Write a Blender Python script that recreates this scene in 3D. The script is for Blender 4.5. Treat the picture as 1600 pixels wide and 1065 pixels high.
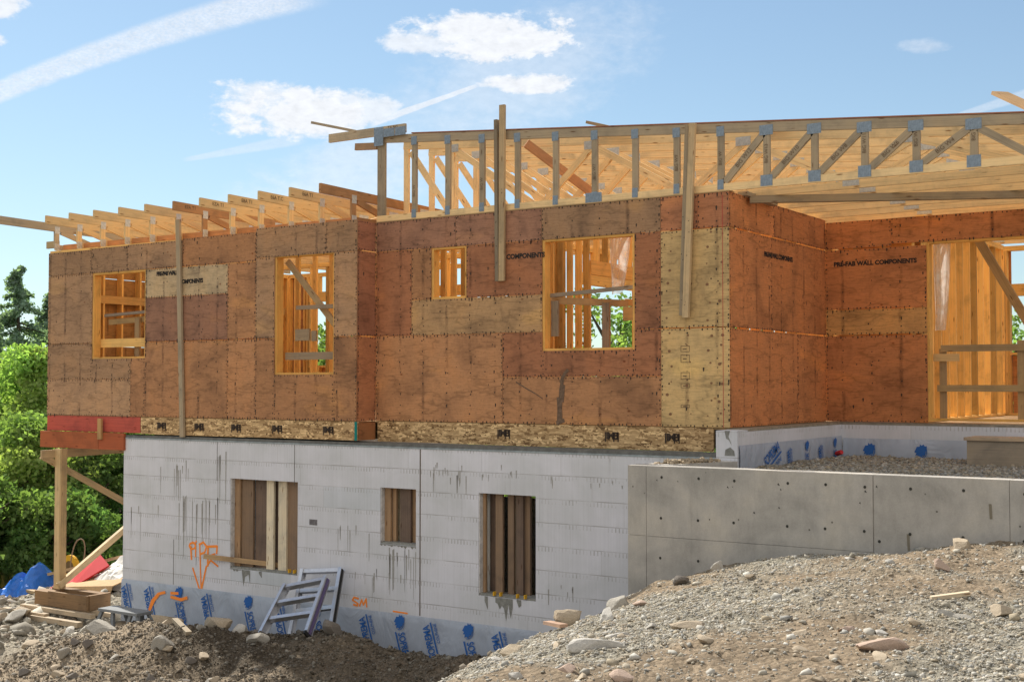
import bpy, math, random
import numpy as np
from mathutils import Vector, Matrix
from math import radians as R
random.seed(7); rng = np.random.default_rng(11)
sc = bpy.context.scene; col = sc.collection
for o in list(bpy.data.objects): bpy.data.objects.remove(o)

# ------------------------------------------------------------ camera
cam = bpy.data.cameras.new('camera'); co = bpy.data.objects.new('camera', cam); col.objects.link(co)
cam.sensor_width = 36; cam.lens = 45.0; cam.clip_end = 4000; cam.clip_start = 0.05
co.location = (0, 0, 0.52)
co.rotation_euler = (R(90) + math.atan(67.5/2000), 0, R(33.69))
sc.camera = co

# ------------------------------------------------------------ world, sun, exposure
SUN = Vector((-0.95, 0.31, 0.90)).normalized()           # towards the sun
sun_el = math.asin(SUN.z); sun_az = math.atan2(SUN.x, SUN.y)
w = bpy.data.worlds.new("World"); sc.world = w; w.use_nodes = True
nt = w.node_tree; nt.nodes.clear()
def N(t, typ, **k):
    n = t.nodes.new(typ)
    for a, b in k.items(): setattr(n, a, b)
    return n
def L(t, a, b): t.links.new(a, b)
def val(t, x, sock):
    if isinstance(x, (int, float)): sock.default_value = x
    else: t.links.new(x, sock)
def M(t, op, a, b=0.0, c=0.0, clamp=False):
    n = t.nodes.new('ShaderNodeMath'); n.operation = op; n.use_clamp = clamp
    val(t, a, n.inputs[0]); val(t, b, n.inputs[1]); val(t, c, n.inputs[2])
    return n.outputs[0]
def sstep(t, x, a, b):
    n = t.nodes.new('ShaderNodeMapRange'); n.interpolation_type = 'SMOOTHSTEP'
    val(t, x, n.inputs[0]); n.inputs[1].default_value = a; n.inputs[2].default_value = b
    return n.outputs[0]
sky = N(nt, 'ShaderNodeTexSky', sky_type='NISHITA', sun_disc=False)
sky.sun_elevation = sun_el; sky.sun_rotation = sun_az; sky.altitude = 200; sky.air_density = 1.0; sky.dust_density = 0.15; sky.ozone_density = 1.6
bg = N(nt, 'ShaderNodeBackground'); bg.inputs[1].default_value = 0.118
def VM(t, op, a, b):
    n = t.nodes.new('ShaderNodeVectorMath'); n.operation = op
    for x, s_ in ((a, n.inputs[0]), (b, n.inputs[1])):
        if isinstance(x, tuple): s_.default_value = x
        else: t.links.new(x, s_)
    return n.outputs[0]
KC = 0.075                                                 # soft shoulder so that the glare round the sun stays blue
L(nt, VM(nt, 'DIVIDE', sky.outputs[0], VM(nt, 'ADD', VM(nt, 'MULTIPLY', sky.outputs[0], (KC*1.25, KC*.85, KC*.75)), (1.0, 1.0, 1.0))), bg.inputs[0])
tc = N(nt, 'ShaderNodeTexCoord'); sp = N(nt, 'ShaderNodeSeparateXYZ'); L(nt, tc.outputs['Generated'], sp.inputs[0])
az = M(nt, 'MULTIPLY', M(nt, 'ARCTAN2', sp.outputs[0], sp.outputs[1]), 57.29578)
el = M(nt, 'MULTIPLY', M(nt, 'ARCSINE', sp.outputs[2]), 57.29578)
cv = N(nt, 'ShaderNodeCombineXYZ'); L(nt, az, cv.inputs[0]); L(nt, M(nt, 'MULTIPLY', el, 1.7), cv.inputs[1])
def noise(scale, detail=8, rough=.55, dist=0.0, vec=None, t=None):
    n = N(t or nt, 'ShaderNodeTexNoise'); n.inputs['Scale'].default_value = scale; n.inputs['Detail'].default_value = detail
    n.inputs['Roughness'].default_value = rough; n.inputs['Distortion'].default_value = dist
    if vec is not None: L(t or nt, vec, n.inputs['Vector'])
    return n.outputs['Fac']
nA = noise(0.42, 10, .62, .3, cv.outputs[0]); nB = noise(1.6, 6, .6, .2, cv.outputs[0]); nC = noise(7.0, 4, .6, 0, cv.outputs[0])
def cloud(ca, ce, ra, re, dens=1.0, amp=1.5, tilt=0.0, lo=.0, hi=.8):
    da = M(nt, 'SUBTRACT', az, ca); de = M(nt, 'SUBTRACT', M(nt, 'SUBTRACT', el, ce), M(nt, 'MULTIPLY', da, tilt))
    d = M(nt, 'ADD', M(nt, 'POWER', M(nt, 'ABSOLUTE', M(nt, 'DIVIDE', da, ra)), 2), M(nt, 'POWER', M(nt, 'ABSOLUTE', M(nt, 'DIVIDE', de, re)), 2))
    f = M(nt, 'ADD', M(nt, 'MULTIPLY', M(nt, 'SUBTRACT', 1.0, d), 1.15), M(nt, 'MULTIPLY', M(nt, 'SUBTRACT', nA, .5), amp*2.6))
    f = M(nt, 'ADD', f, M(nt, 'MULTIPLY', M(nt, 'SUBTRACT', nB, .5), amp*1.3)); f = M(nt, 'ADD', f, M(nt, 'MULTIPLY', M(nt, 'SUBTRACT', nC, .5), amp*.28))
    return M(nt, 'MULTIPLY', sstep(nt, f, lo, hi), dens)
def streak(a0, e0, a1, e1, wd0, wd1, dens, fib=.5, curve=0.0):
    Lx, Ly = a1-a0, e1-e0; ll = Lx*Lx+Ly*Ly; ln = math.sqrt(ll)
    da = M(nt, 'SUBTRACT', az, a0); de = M(nt, 'SUBTRACT', el, e0)
    tt = M(nt, 'DIVIDE', M(nt, 'ADD', M(nt, 'MULTIPLY', da, Lx), M(nt, 'MULTIPLY', de, Ly)), ll)
    pe = M(nt, 'DIVIDE', M(nt, 'SUBTRACT', M(nt, 'MULTIPLY', de, Lx), M(nt, 'MULTIPLY', da, Ly)), ln)
    pe = M(nt, 'SUBTRACT', pe, M(nt, 'MULTIPLY', M(nt, 'MULTIPLY', tt, M(nt, 'SUBTRACT', 1.0, tt)), curve*4))
    pe = M(nt, 'ADD', pe, M(nt, 'MULTIPLY', M(nt, 'SUBTRACT', nB, .5), .35*wd0))
    wdt = M(nt, 'ADD', wd0, M(nt, 'MULTIPLY', tt, wd1-wd0))
    q = M(nt, 'SUBTRACT', 1.0, M(nt, 'ABSOLUTE', M(nt, 'DIVIDE', pe, wdt)))
    m = sstep(nt, q, 0.0, .5)
    ends = M(nt, 'MULTIPLY', sstep(nt, tt, -.06, .05), sstep(nt, M(nt, 'SUBTRACT', 1.0, tt), -.06, .12))
    fb = M(nt, 'ADD', 1.0-fib, M(nt, 'MULTIPLY', nC, fib*2))
    return M(nt, 'MULTIPLY', M(nt, 'MULTIPLY', m, ends), M(nt, 'MULTIPLY', fb, dens), clamp=True)
cl = [cloud(-43.6, 11.9, 4.1, 1.35, .97, 1.1), cloud(-44.5, 12.3, 2.4, .9, .8, 1.0), cloud(-41.0, 12.0, 2.6, 1.0, .8, 1.0),
      cloud(-34.5, 15.3, 4.6, 1.15, .97, 1.2), cloud(-37.5, 15.0, 2.4, .55, .8, 1.0), cloud(-32.9, 13.3, 2.6, .55, .95, .9), cloud(-56.0, 15.6, 1.6, .8, .9, 1.1), cloud(-56.4, 14.1, 1.2, .4, .8, 1.0),
      streak(-56.5, 11.6, -42.6, 17.0, .5, .85, .55, .8, .45), streak(-40.0, 11.5, -35.0, 13.3, .22, .12, .75, .3), streak(-48.0, 9.7, -43.0, 10.8, .12, .35, .3, .5),
      cloud(-40.5, 9.3, 6.0, 1.9, .42, .9, .25, -.3, 1.3), cloud(-33.5, 13.5, 6.5, 3.0, .36, .8, .3, -.2, 1.3), cloud(-15.7, 14.2, 1.2, .35, .35, 1.0, -.05, -.1, 1.2), streak(-14.5, 11.2, -9, 12.6, .15, .4, .3, .5)]
acc = cl[0]
for c in cl[1:]: acc = M(nt, 'MAXIMUM', acc, c)
cb = N(nt, 'ShaderNodeBackground'); cb.inputs[0].default_value = (.93, .955, 1, 1)
L(nt, M(nt, 'ADD', .54, M(nt, 'MULTIPLY', nB, .28)), cb.inputs[1])
# added unseen bright cloud behind the camera, fill light for the shaded facade
rd = VM(nt, 'DOT_PRODUCT', tc.outputs['Generated'], (0.52, -0.78, 0.34)); rdn = [n for n in nt.nodes if n.type == 'VECT_MATH'][-1].outputs['Value']
rear = M(nt, 'MULTIPLY', sstep(nt, M(nt, 'ADD', rdn, M(nt, 'MULTIPLY', M(nt, 'SUBTRACT', noise(2.2, 6, .6, .3, tc.outputs['Generated']), .5), 1.1)), .12, .45), .95)
rb_ = N(nt, 'ShaderNodeBackground'); rb_.inputs[0].default_value = (1, .95, .88, 1); rb_.inputs[1].default_value = 0.64
mixw = N(nt, 'ShaderNodeMixShader'); L(nt, acc, mixw.inputs[0]); L(nt, bg.outputs[0], mixw.inputs[1]); L(nt, cb.outputs[0], mixw.inputs[2])
wo = N(nt, 'ShaderNodeOutputWorld'); mixr = N(nt, 'ShaderNodeMixShader'); L(nt, rear, mixr.inputs[0]); L(nt, mixw.outputs[0], mixr.inputs[1]); L(nt, rb_.outputs[0], mixr.inputs[2]); L(nt, mixr.outputs[0], wo.inputs[0])
sl = bpy.data.lights.new('sun', 'SUN'); sl.energy = 5.0; sl.angle = R(.55); sl.color = (1, .93, .82)
so = bpy.data.objects.new('sun', sl); col.objects.link(so); so.rotation_euler = SUN.to_track_quat('Z', 'Y').to_euler(); so.location = (-20, 20, 20)
sc.view_settings.view_transform = 'Standard'; sc.view_settings.look = 'None'; sc.view_settings.gamma = 1; sc.view_settings.exposure = 0.56
sc.render.engine = 'CYCLES'
try: sc.cycles.max_bounces = 10; sc.cycles.diffuse_bounces = 6; sc.cycles.transparent_max_bounces = 12
except Exception: pass

# ------------------------------------------------------------ materials
def mat(name):
    m = bpy.data.materials.new(name); m.use_nodes = True; t = m.node_tree; t.nodes.clear()
    p = N(t, 'ShaderNodeBsdfPrincipled'); o = N(t, 'ShaderNodeOutputMaterial'); L(t, p.outputs[0], o.inputs[0])
    p.inputs['Roughness'].default_value = .85; p.inputs['Specular IOR Level'].default_value = .25
    return m, t, p
def vec(t, src, sx=1, sy=1, sz=1, rot=0):
    mp = N(t, 'ShaderNodeMapping'); mp.inputs['Scale'].default_value = (sx, sy, sz); mp.inputs['Rotation'].default_value = (0, 0, rot); L(t, src, mp.inputs[0]); return mp.outputs[0]
def ramp(t, f, stops):
    r = N(t, 'ShaderNodeValToRGB'); L(t, f, r.inputs[0])
    while len(r.color_ramp.elements) < len(stops): r.color_ramp.elements.new(.5)
    for e, (pp, c) in zip(r.color_ramp.elements, stops):
        e.position = pp; e.color = (c, c, c, 1) if isinstance(c, (int, float)) else (*c, 1)
    return r.outputs[0]
def mul(t, a, b, f=1.0, typ='MULTIPLY'):
    n = N(t, 'ShaderNodeMix', data_type='RGBA', blend_type=typ)
    val(t, f, n.inputs[0])
    for x, s in ((a, n.inputs[6]), (b, n.inputs[7])):
        if isinstance(x, tuple): s.default_value = (*x, 1)
        else: L(t, x, s)
    return n.outputs[2]
def bump(t, p, h, s=.4, d=.01):
    b = N(t, 'ShaderNodeBump'); b.inputs['Strength'].default_value = s; b.inputs['Distance'].default_value = d
    L(t, h, b.inputs['Height']); L(t, b.outputs[0], p.inputs['Normal'])
def attr(t, n='tint'): a = N(t, 'ShaderNodeAttribute', attribute_name=n); return a.outputs['Color']
def uvn(t): return N(t, 'ShaderNodeTexCoord').outputs['UV']

def lumber_mat():
    m, t, p = mat('lumber'); uv = uvn(t)
    g = noise(1.0, 5, .6, .6, vec(t, uv, 1.2, 55), t)
    k = N(t, 'ShaderNodeTexVoronoi'); k.inputs['Scale'].default_value = 1; L(t, vec(t, uv, 3.0, 16), k.inputs['Vector'])
    knot = sstep(t, k.outputs['Distance'], .05, .17)
    c = mul(t, attr(t), ramp(t, g, [(.25, .72), (.5, 1.0), (.75, 1.12)]))
    c = mul(t, c, ramp(t, noise(2.2, 5, .65, .4, uv, t), [(.3, (.70, .72, .76)), (.5, (1, 1, 1)), (.7, (1.1, 1.06, 1.0))]))
    c = mul(t, mul(t, c, (.42, .28, .18)), c, knot, 'MIX')
    L(t, c, p.inputs['Base Color']); bump(t, p, g, .25, .003); p.inputs['Roughness'].default_value = .7
    return m
def ply_mat():
    m, t, p = mat('plywood'); uv = uvn(t)
    wv = noise(1.0, 4, .55, 0, vec(t, uv, .7, 2.2), t)
    rings = M(t, 'PINGPONG', M(t, 'MULTIPLY', wv, 13.0), 1.0)
    fine = noise(1.0, 6, .65, .3, vec(t, uv, 5, 90), t)
    blot = noise(1.0, 4, .6, .5, vec(t, uv, 1.6, 1.2), t)
    spk = noise(1.0, 5, .75, 0, vec(t, uv, 22, 22), t)
    c = mul(t, attr(t), ramp(t, rings, [(.0, .74), (.22, .98), (1, 1.05)]))
    c = mul(t, c, ramp(t, fine, [(.3, .76), (.6, 1.06)]))
    c = mul(t, c, ramp(t, blot, [(.28, (.62, .62, .66)), (.5, (1, 1, 1)), (.75, (1.15, 1.08, .98))]))
    c = mul(t, c, ramp(t, spk, [(.3, .7), (.46, 1.0), (.8, 1.08)]))
    pt = sstep(t, noise(1.0, 3, .5, .4, vec(t, uv, .8, 1.9), t), .60, .72)
    c = mul(t, c, mul(t, c, (1.3, 1.28, 1.05)), M(t, 'MULTIPLY', pt, .7), 'MIX')
    dk = sstep(t, noise(1.0, 6, .7, 1.0, vec(t, uv, 3.5, 1.0), t), .62, .74)
    c = mul(t, c, mul(t, c, (.5, .5, .55)), M(t, 'MULTIPLY', dk, .45), 'MIX')
    k = N(t, 'ShaderNodeTexVoronoi'); k.inputs['Scale'].default_value = 1; L(t, vec(t, uv, 2.4, 3.6), k.inputs['Vector'])
    kk = sstep(t, k.outputs['Distance'], .025, .075)
    c = mul(t, mul(t, c, (.55, .38, .3)), c, kk, 'MIX')
    ob = N(t, 'ShaderNodeTexCoord').outputs['Object']; so_ = N(t, 'ShaderNodeSeparateXYZ'); L(t, ob, so_.inputs[0])
    nn = N(t, 'ShaderNodeSeparateXYZ'); L(t, N(t, 'ShaderNodeNewGeometry').outputs['Normal'], nn.inputs[0]); nx = M(t, 'GREATER_THAN', M(t, 'ABSOLUTE', nn.outputs[0]), .5)
    uu = N(t, 'ShaderNodeMix', data_type='FLOAT'); L(t, nx, uu.inputs[0]); L(t, so_.outputs[0], uu.inputs[2]); L(t, so_.outputs[1], uu.inputs[3])
    wob = M(t, 'MULTIPLY', M(t, 'SUBTRACT', noise(6, 4, .6, 0, ob, t), .5), .09)
    fr = M(t, 'ABSOLUTE', M(t, 'SUBTRACT', M(t, 'FRACT', M(t, 'ADD', M(t, 'DIVIDE', uu.outputs[0], .406), M(t, 'ADD', wob, .5))), .5))
    sm = M(t, 'MULTIPLY', M(t, 'SUBTRACT', 1.0, sstep(t, fr, .015, .10)), sstep(t, noise(1, 5, .7, 0, vec(t, ob, 5, 5, 2.2), t), .45, .66))
    c = mul(t, c, (.42, .40, .43), M(t, 'MULTIPLY', sm, .8))
    L(t, c, p.inputs['Base Color']); bump(t, p, fine, .3, .003)
    p.inputs['Roughness'].default_value = .75
    return m
def osb_mat():
    m, t, p = mat('strand_board'); uv = uvn(t)
    def strands(a, s):
        v = N(t, 'ShaderNodeTexVoronoi'); v.inputs['Scale'].default_value = 1; L(t, vec(t, uv, 8*s, 34*s, 1, a), v.inputs['Vector']); return v.outputs['Color'], v.outputs['Distance']
    a, da = strands(.45, 1); b, db = strands(-.6, 1.1); c_, dc = strands(1.3, .9)
    s = N(t, 'ShaderNodeSeparateColor'); L(t, a, s.inputs[0]); s2 = N(t, 'ShaderNodeSeparateColor'); L(t, b, s2.inputs[0])
    sel = M(t, 'GREATER_THAN', noise(18, 2, .5, 0, uv, t), .5)
    v = N(t, 'ShaderNodeMix', data_type='FLOAT'); L(t, sel, v.inputs[0]); L(t, s.outputs[0], v.inputs[2]); L(t, s2.outputs[1], v.inputs[3])
    c = mul(t, attr(t), ramp(t, v.outputs[0], [(0, (.30, .24, .2)), (.25, (.72, .64, .56)), (.7, (1.05, 1, .95)), (1, (1.65, 1.65, 1.6))]))
    L(t, c, p.inputs['Base Color']); return m
def plain(name, c, rough=.8, spec=.25, metal=0, nz=0, ns=8, emis=None, alpha=None):
    m, t, p = mat(name)
    p.inputs['Roughness'].default_value = rough; p.inputs['Specular IOR Level'].default_value = spec; p.inputs['Metallic'].default_value = metal
    if nz:
        tcn = N(t, 'ShaderNodeTexCoord').outputs['Object']
        L(t, mul(t, c, ramp(t, noise(ns, 6, .65, .2, tcn, t), [(.3, 1-nz), (.7, 1+nz*.5)])), p.inputs['Base Color'])
    else: p.inputs['Base Color'].default_value = (*c, 1)
    if alpha is not None: p.inputs['Alpha'].default_value = alpha
    return m
def tinted(name, rough=.85, ns=6, nz=.25, bs=.3, bd=.01, metal=0, spec=.25):
    m, t, p = mat(name); tcn = N(t, 'ShaderNodeTexCoord').outputs['Object']; n = noise(ns, 7, .65, .2, tcn, t)
    L(t, mul(t, attr(t), ramp(t, n, [(.3, 1-nz), (.7, 1+nz*.6)])), p.inputs['Base Color']); bump(t, p, n, bs, bd)
    p.inputs['Roughness'].default_value = rough; p.inputs['Metallic'].default_value = metal; p.inputs['Specular IOR Level'].default_value = spec
    return m
def foam_mat():
    m, t, p = mat('foam_block'); ob = N(t, 'ShaderNodeTexCoord').outputs['Object']; s = N(t, 'ShaderNodeSeparateXYZ'); L(t, ob, s.inputs[0])
    u = M(t, 'ADD', s.outputs[0], s.outputs[1]); z = M(t, 'ADD', s.outputs[2], .335)
    cz = M(t, 'DIVIDE', z, .3); row = M(t, 'FLOOR', cz); fz = M(t, 'SUBTRACT', cz, row)        # 0..1 in course
    wob = M(t, 'MULTIPLY', M(t, 'SUBTRACT', noise(3, 3, .5, 0, ob, t), .5), .03)
    edge = M(t, 'MINIMUM', M(t, 'ADD', fz, wob), M(t, 'SUBTRACT', 1.0, M(t, 'ADD', fz, wob)))
    line = M(t, 'SUBTRACT', 1.0, sstep(t, edge, .008, .035))
    line = M(t, 'MULTIPLY', line, ramp(t, noise(2.2, 4, .6, 0, ob, t), [(.38, .25), (.6, 1.0)]))
    fx = M(t, 'FRACT', M(t, 'MULTIPLY', u, 1/.0508))
    tick = M(t, 'LESS_THAN', M(t, 'ABSOLUTE', M(t, 'SUBTRACT', fx, .5)), .16)
    top = M(t, 'GREATER_THAN', fz, .80)
    tn = ramp(t, noise(4, 5, .7, 0, ob, t), [(.42, 0.0), (.62, 1.0)])
    tick = M(t, 'MULTIPLY', M(t, 'MULTIPLY', tick, top), M(t, 'MULTIPLY', tn, .75))
    vj = M(t, 'FRACT', M(t, 'ADD', M(t, 'MULTIPLY', u, 1/1.22), M(t, 'MULTIPLY', row, .37)))
    vj = M(t, 'MULTIPLY', M(t, 'LESS_THAN', vj, .008), .28)
    st = vec(t, ob, 14, 14, .55)
    drip = sstep(t, noise(1, 5, .6, 0, st, t), .60, .70)
    drip = M(t, 'MULTIPLY', drip, sstep(t, noise(.9, 3, .6, .3, ob, t), .50, .66))
    fib = noise(1, 3, .6, 0, vec(t, ob, 40, 40, .5), t)
    dark = M(t, 'MAXIMUM', M(t, 'MAXIMUM', M(t, 'MULTIPLY', line, .75), tick), M(t, 'MAXIMUM', vj, M(t, 'MULTIPLY', drip, .6)))
    base = mul(t, (.69, .70, .745), ramp(t, noise(1.3, 6, .6, .4, ob, t), [(.3, (.86, .87, .86)), (.7, (1.06, 1.05, 1.08))]))
    base = mul(t, base, ramp(t, fib, [(.3, .95), (.7, 1.03)]))
    wn = N(t, 'ShaderNodeTexWhiteNoise', noise_dimensions='2D'); cvv = N(t, 'ShaderNodeCombineXYZ'); L(t, row, cvv.inputs[0]); L(t, M(t, 'FLOOR', M(t, 'ADD', M(t, 'MULTIPLY', u, 1/1.22), M(t, 'MULTIPLY', row, .37))), cvv.inputs[1]); L(t, cvv.outputs[0], wn.inputs['Vector'])
    base = mul(t, base, ramp(t, wn.outputs['Value'], [(0, (.97, .97, .96)), (.9, (1.02, 1.02, 1.02)), (1, (.90, .93, .93))]))
    c = mul(t, base, (.22, .20, .17), M(t, 'MULTIPLY', dark, .66), 'MIX')
    L(t, c, p.inputs['Base Color']); bump(t, p, M(t, 'SUBTRACT', 1.0, line), .5, .004); p.inputs['Roughness'].default_value = .8
    return m
def concrete_mat():
    m, t, p = mat('board_formed_concrete'); ob = N(t, 'ShaderNodeTexCoord').outputs['Object']
    a = noise(1, 6, .6, .3, vec(t, ob, 1.2, 1.2, 1.6), t); b = noise(1, 5, .65, 0, vec(t, ob, 9, 9, 4), t); f = noise(60, 3, .6, 0, ob, t)
    c = mul(t, (.415, .40, .375), ramp(t, a, [(.3, (.72, .73, .73)), (.5, (1, 1, 1)), (.72, (1.18, 1.15, 1.08))]))
    c = mul(t, c, ramp(t, b, [(.3, .86), (.6, 1.04)])); c = mul(t, c, ramp(t, f, [(.3, .93), (.7, 1.04)]))
    st = sstep(t, noise(1, 4, .6, 0, vec(t, ob, 7, 7, .5), t), .58, .75)
    c = mul(t, c, (.62, .62, .62), M(t, 'MULTIPLY', st, .45))
    v = N(t, 'ShaderNodeTexVoronoi'); v.inputs['Scale'].default_value = 5.5; L(t, ob, v.inputs['Vector'])
    c = mul(t, mul(t, c, (.3, .3, .28)), c, sstep(t, v.outputs['Distance'], .03, .075), 'MIX')
    L(t, c, p.inputs['Base Color']); bump(t, p, b, .25, .006); p.inputs['Roughness'].default_value = .8
    return m
def membrane_mat():
    m, t, p = mat('membrane'); ob = N(t, 'ShaderNodeTexCoord').outputs['Object']
    a = noise(1, 4, .5, .8, vec(t, ob, 1.5, 1.5, 1.5), t)
    wr = noise(1, 3, .5, 2.2, vec(t, ob, 2.2, 2.2, 1.4), t)
    c = mul(t, (.40, .45, .54), ramp(t, a, [(.3, .85), (.7, 1.12)]))
    L(t, c, p.inputs['Base Color']); p.inputs['Roughness'].default_value = .38; p.inputs['Specular IOR Level'].default_value = .5
    bump(t, p, wr, .9, .03); return m
def soil_mat():
    m, t, p = mat('bare_soil'); ob = N(t, 'ShaderNodeTexCoord').outputs['Object']; a = attr(t)
    n1 = noise(3, 8, .7, .2, ob, t); n2 = noise(45, 6, .8, 0, ob, t)
    v = N(t, 'ShaderNodeTexVoronoi'); v.inputs['Scale'].default_value = 28; v.inputs['Randomness'].default_value = 1; L(t, ob, v.inputs['Vector'])
    sp_ = N(t, 'ShaderNodeSeparateColor'); L(t, v.outputs['Color'], sp_.inputs[0])
    c = mul(t, a, ramp(t, n1, [(.3, .72), (.7, 1.18)])); c = mul(t, c, ramp(t, n2, [(.32, .55), (.5, 1.0), (.68, 1.4)]))
    c = mul(t, c, ramp(t, sp_.outputs[0], [(0, .75), (.6, 1.0), (1, 1.3)]))
    h = M(t, 'ADD', M(t, 'MULTIPLY', n2, .6), M(t, 'MULTIPLY', M(t, 'SUBTRACT', 1.0, v.outputs['Distance']), .7))
    L(t, c, p.inputs['Base Color']); bump(t, p, h, .8, .02); p.inputs['Roughness'].default_value = .95; p.inputs['Specular IOR Level'].default_value = .1
    return m
def leaf_mat(name='foliage'):
    m, t, p = mat(name); t.nodes.remove(p); out = t.nodes[0]
    d = N(t, 'ShaderNodeBsdfDiffuse'); tr = N(t, 'ShaderNodeBsdfTranslucent'); mx = N(t, 'ShaderNodeMixShader'); mx.inputs[0].default_value = .5
    L(t, attr(t), d.inputs[0]); L(t, mul(t, attr(t), (1.3, 1.4, .6)), tr.inputs[0]); L(t, d.outputs[0], mx.inputs[1]); L(t, tr.outputs[0], mx.inputs[2]); L(t, mx.outputs[0], out.inputs[0])
    return m
def film_mat():
    m, t, p = mat('clear_film'); t.nodes.remove(p); out = t.nodes[0]
    d = N(t, 'ShaderNodeBsdfDiffuse'); d.inputs[0].default_value = (.8, .8, .78, 1); tr = N(t, 'ShaderNodeBsdfTranslucent'); tr.inputs[0].default_value = (.8, .8, .78, 1)
    g = N(t, 'ShaderNodeBsdfGlossy'); g.inputs['Roughness'].default_value = .25; tp = N(t, 'ShaderNodeBsdfTransparent')
    a = N(t, 'ShaderNodeMixShader'); a.inputs[0].default_value = .5; L(t, d.outputs[0], a.inputs[1]); L(t, tr.outputs[0], a.inputs[2])
    b = N(t, 'ShaderNodeMixShader'); b.inputs[0].default_value = .2; L(t, a.outputs[0], b.inputs[1]); L(t, g.outputs[0], b.inputs[2])
    c = N(t, 'ShaderNodeMixShader'); L(t, ramp(t, noise(5, 4, .6, 1, N(t, 'ShaderNodeTexCoord').outputs['Object'], t), [(.35, .35), (.7, .8)]), c.inputs[0])
    L(t, tp.outputs[0], c.inputs[1]); L(t, b.outputs[0], c.inputs[2]); L(t, c.outputs[0], out.inputs[0]); return m
LUM, PLY, OSB, FOAM, CONC, MEMB, SOIL, LEAF, FILM = lumber_mat(), ply_mat(), osb_mat(), foam_mat(), concrete_mat(), membrane_mat(), soil_mat(), leaf_mat(), film_mat()
STONE = tinted('stone', .9, 14, .3, .5, .01)
BARK = tinted('bark', .95, 9, .4, .6, .02)
STEEL2 = plain('bright_steel', (.60, .60, .58), .45, .5, .3, .25, 30)
STEEL = plain('galvanised_steel', (.27, .34, .42), .5, .5, .3, .3, 30)
STAIN = plain('nail_stain', (.055, .04, .032), .9)
INK = plain('stencil_ink', (.035, .03, .028), .8)
GREYINK = plain('lumber_stamp', (.17, .115, .07), .8)
BLUEINK = plain('blue_print', (.03, .13, .42), .6)
ORANGE = plain('orange_spray', (1.0, .30, .05), .7)
MORTAR = plain('mortar', (.27, .27, .25), .95, nz=.35, ns=20)
ALU = plain('aluminium', (.62, .63, .66), .38, .5, .75, .15, 12)
PURPLE = plain('purple_rail', (.13, .10, .22), .5)
BLACK = plain('black_plastic', (.02, .02, .02), .5)
TEAL = plain('teal_paint', (.01, .22, .2), .7)
YELLOW = plain('yellow_plastic', (.75, .42, .03), .5)
REDP = plain('red_board', (.55, .03, .035), .5, nz=.1)
WHITEP = plain('white_sheet', (.75, .75, .72), .6, nz=.12, ns=5)
BLUET = plain('blue_tarp_sheet', (.02, .16, .62), .35, .5, nz=.2, ns=10)
TAN = plain('tan_cardboard', (.50, .33, .17), .8, nz=.15)
GREYP = plain('grey_plastic', (.2, .215, .23), .55, nz=.1)
LEDGE = tinted('dirty_ledge', .95, 12, .35)

FRESH = (.90, .56, .19); TRUSSC = (.90, .65, .34); GREYW = (.37, .295, .20); OLDW = (.48, .35, .20)

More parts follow.
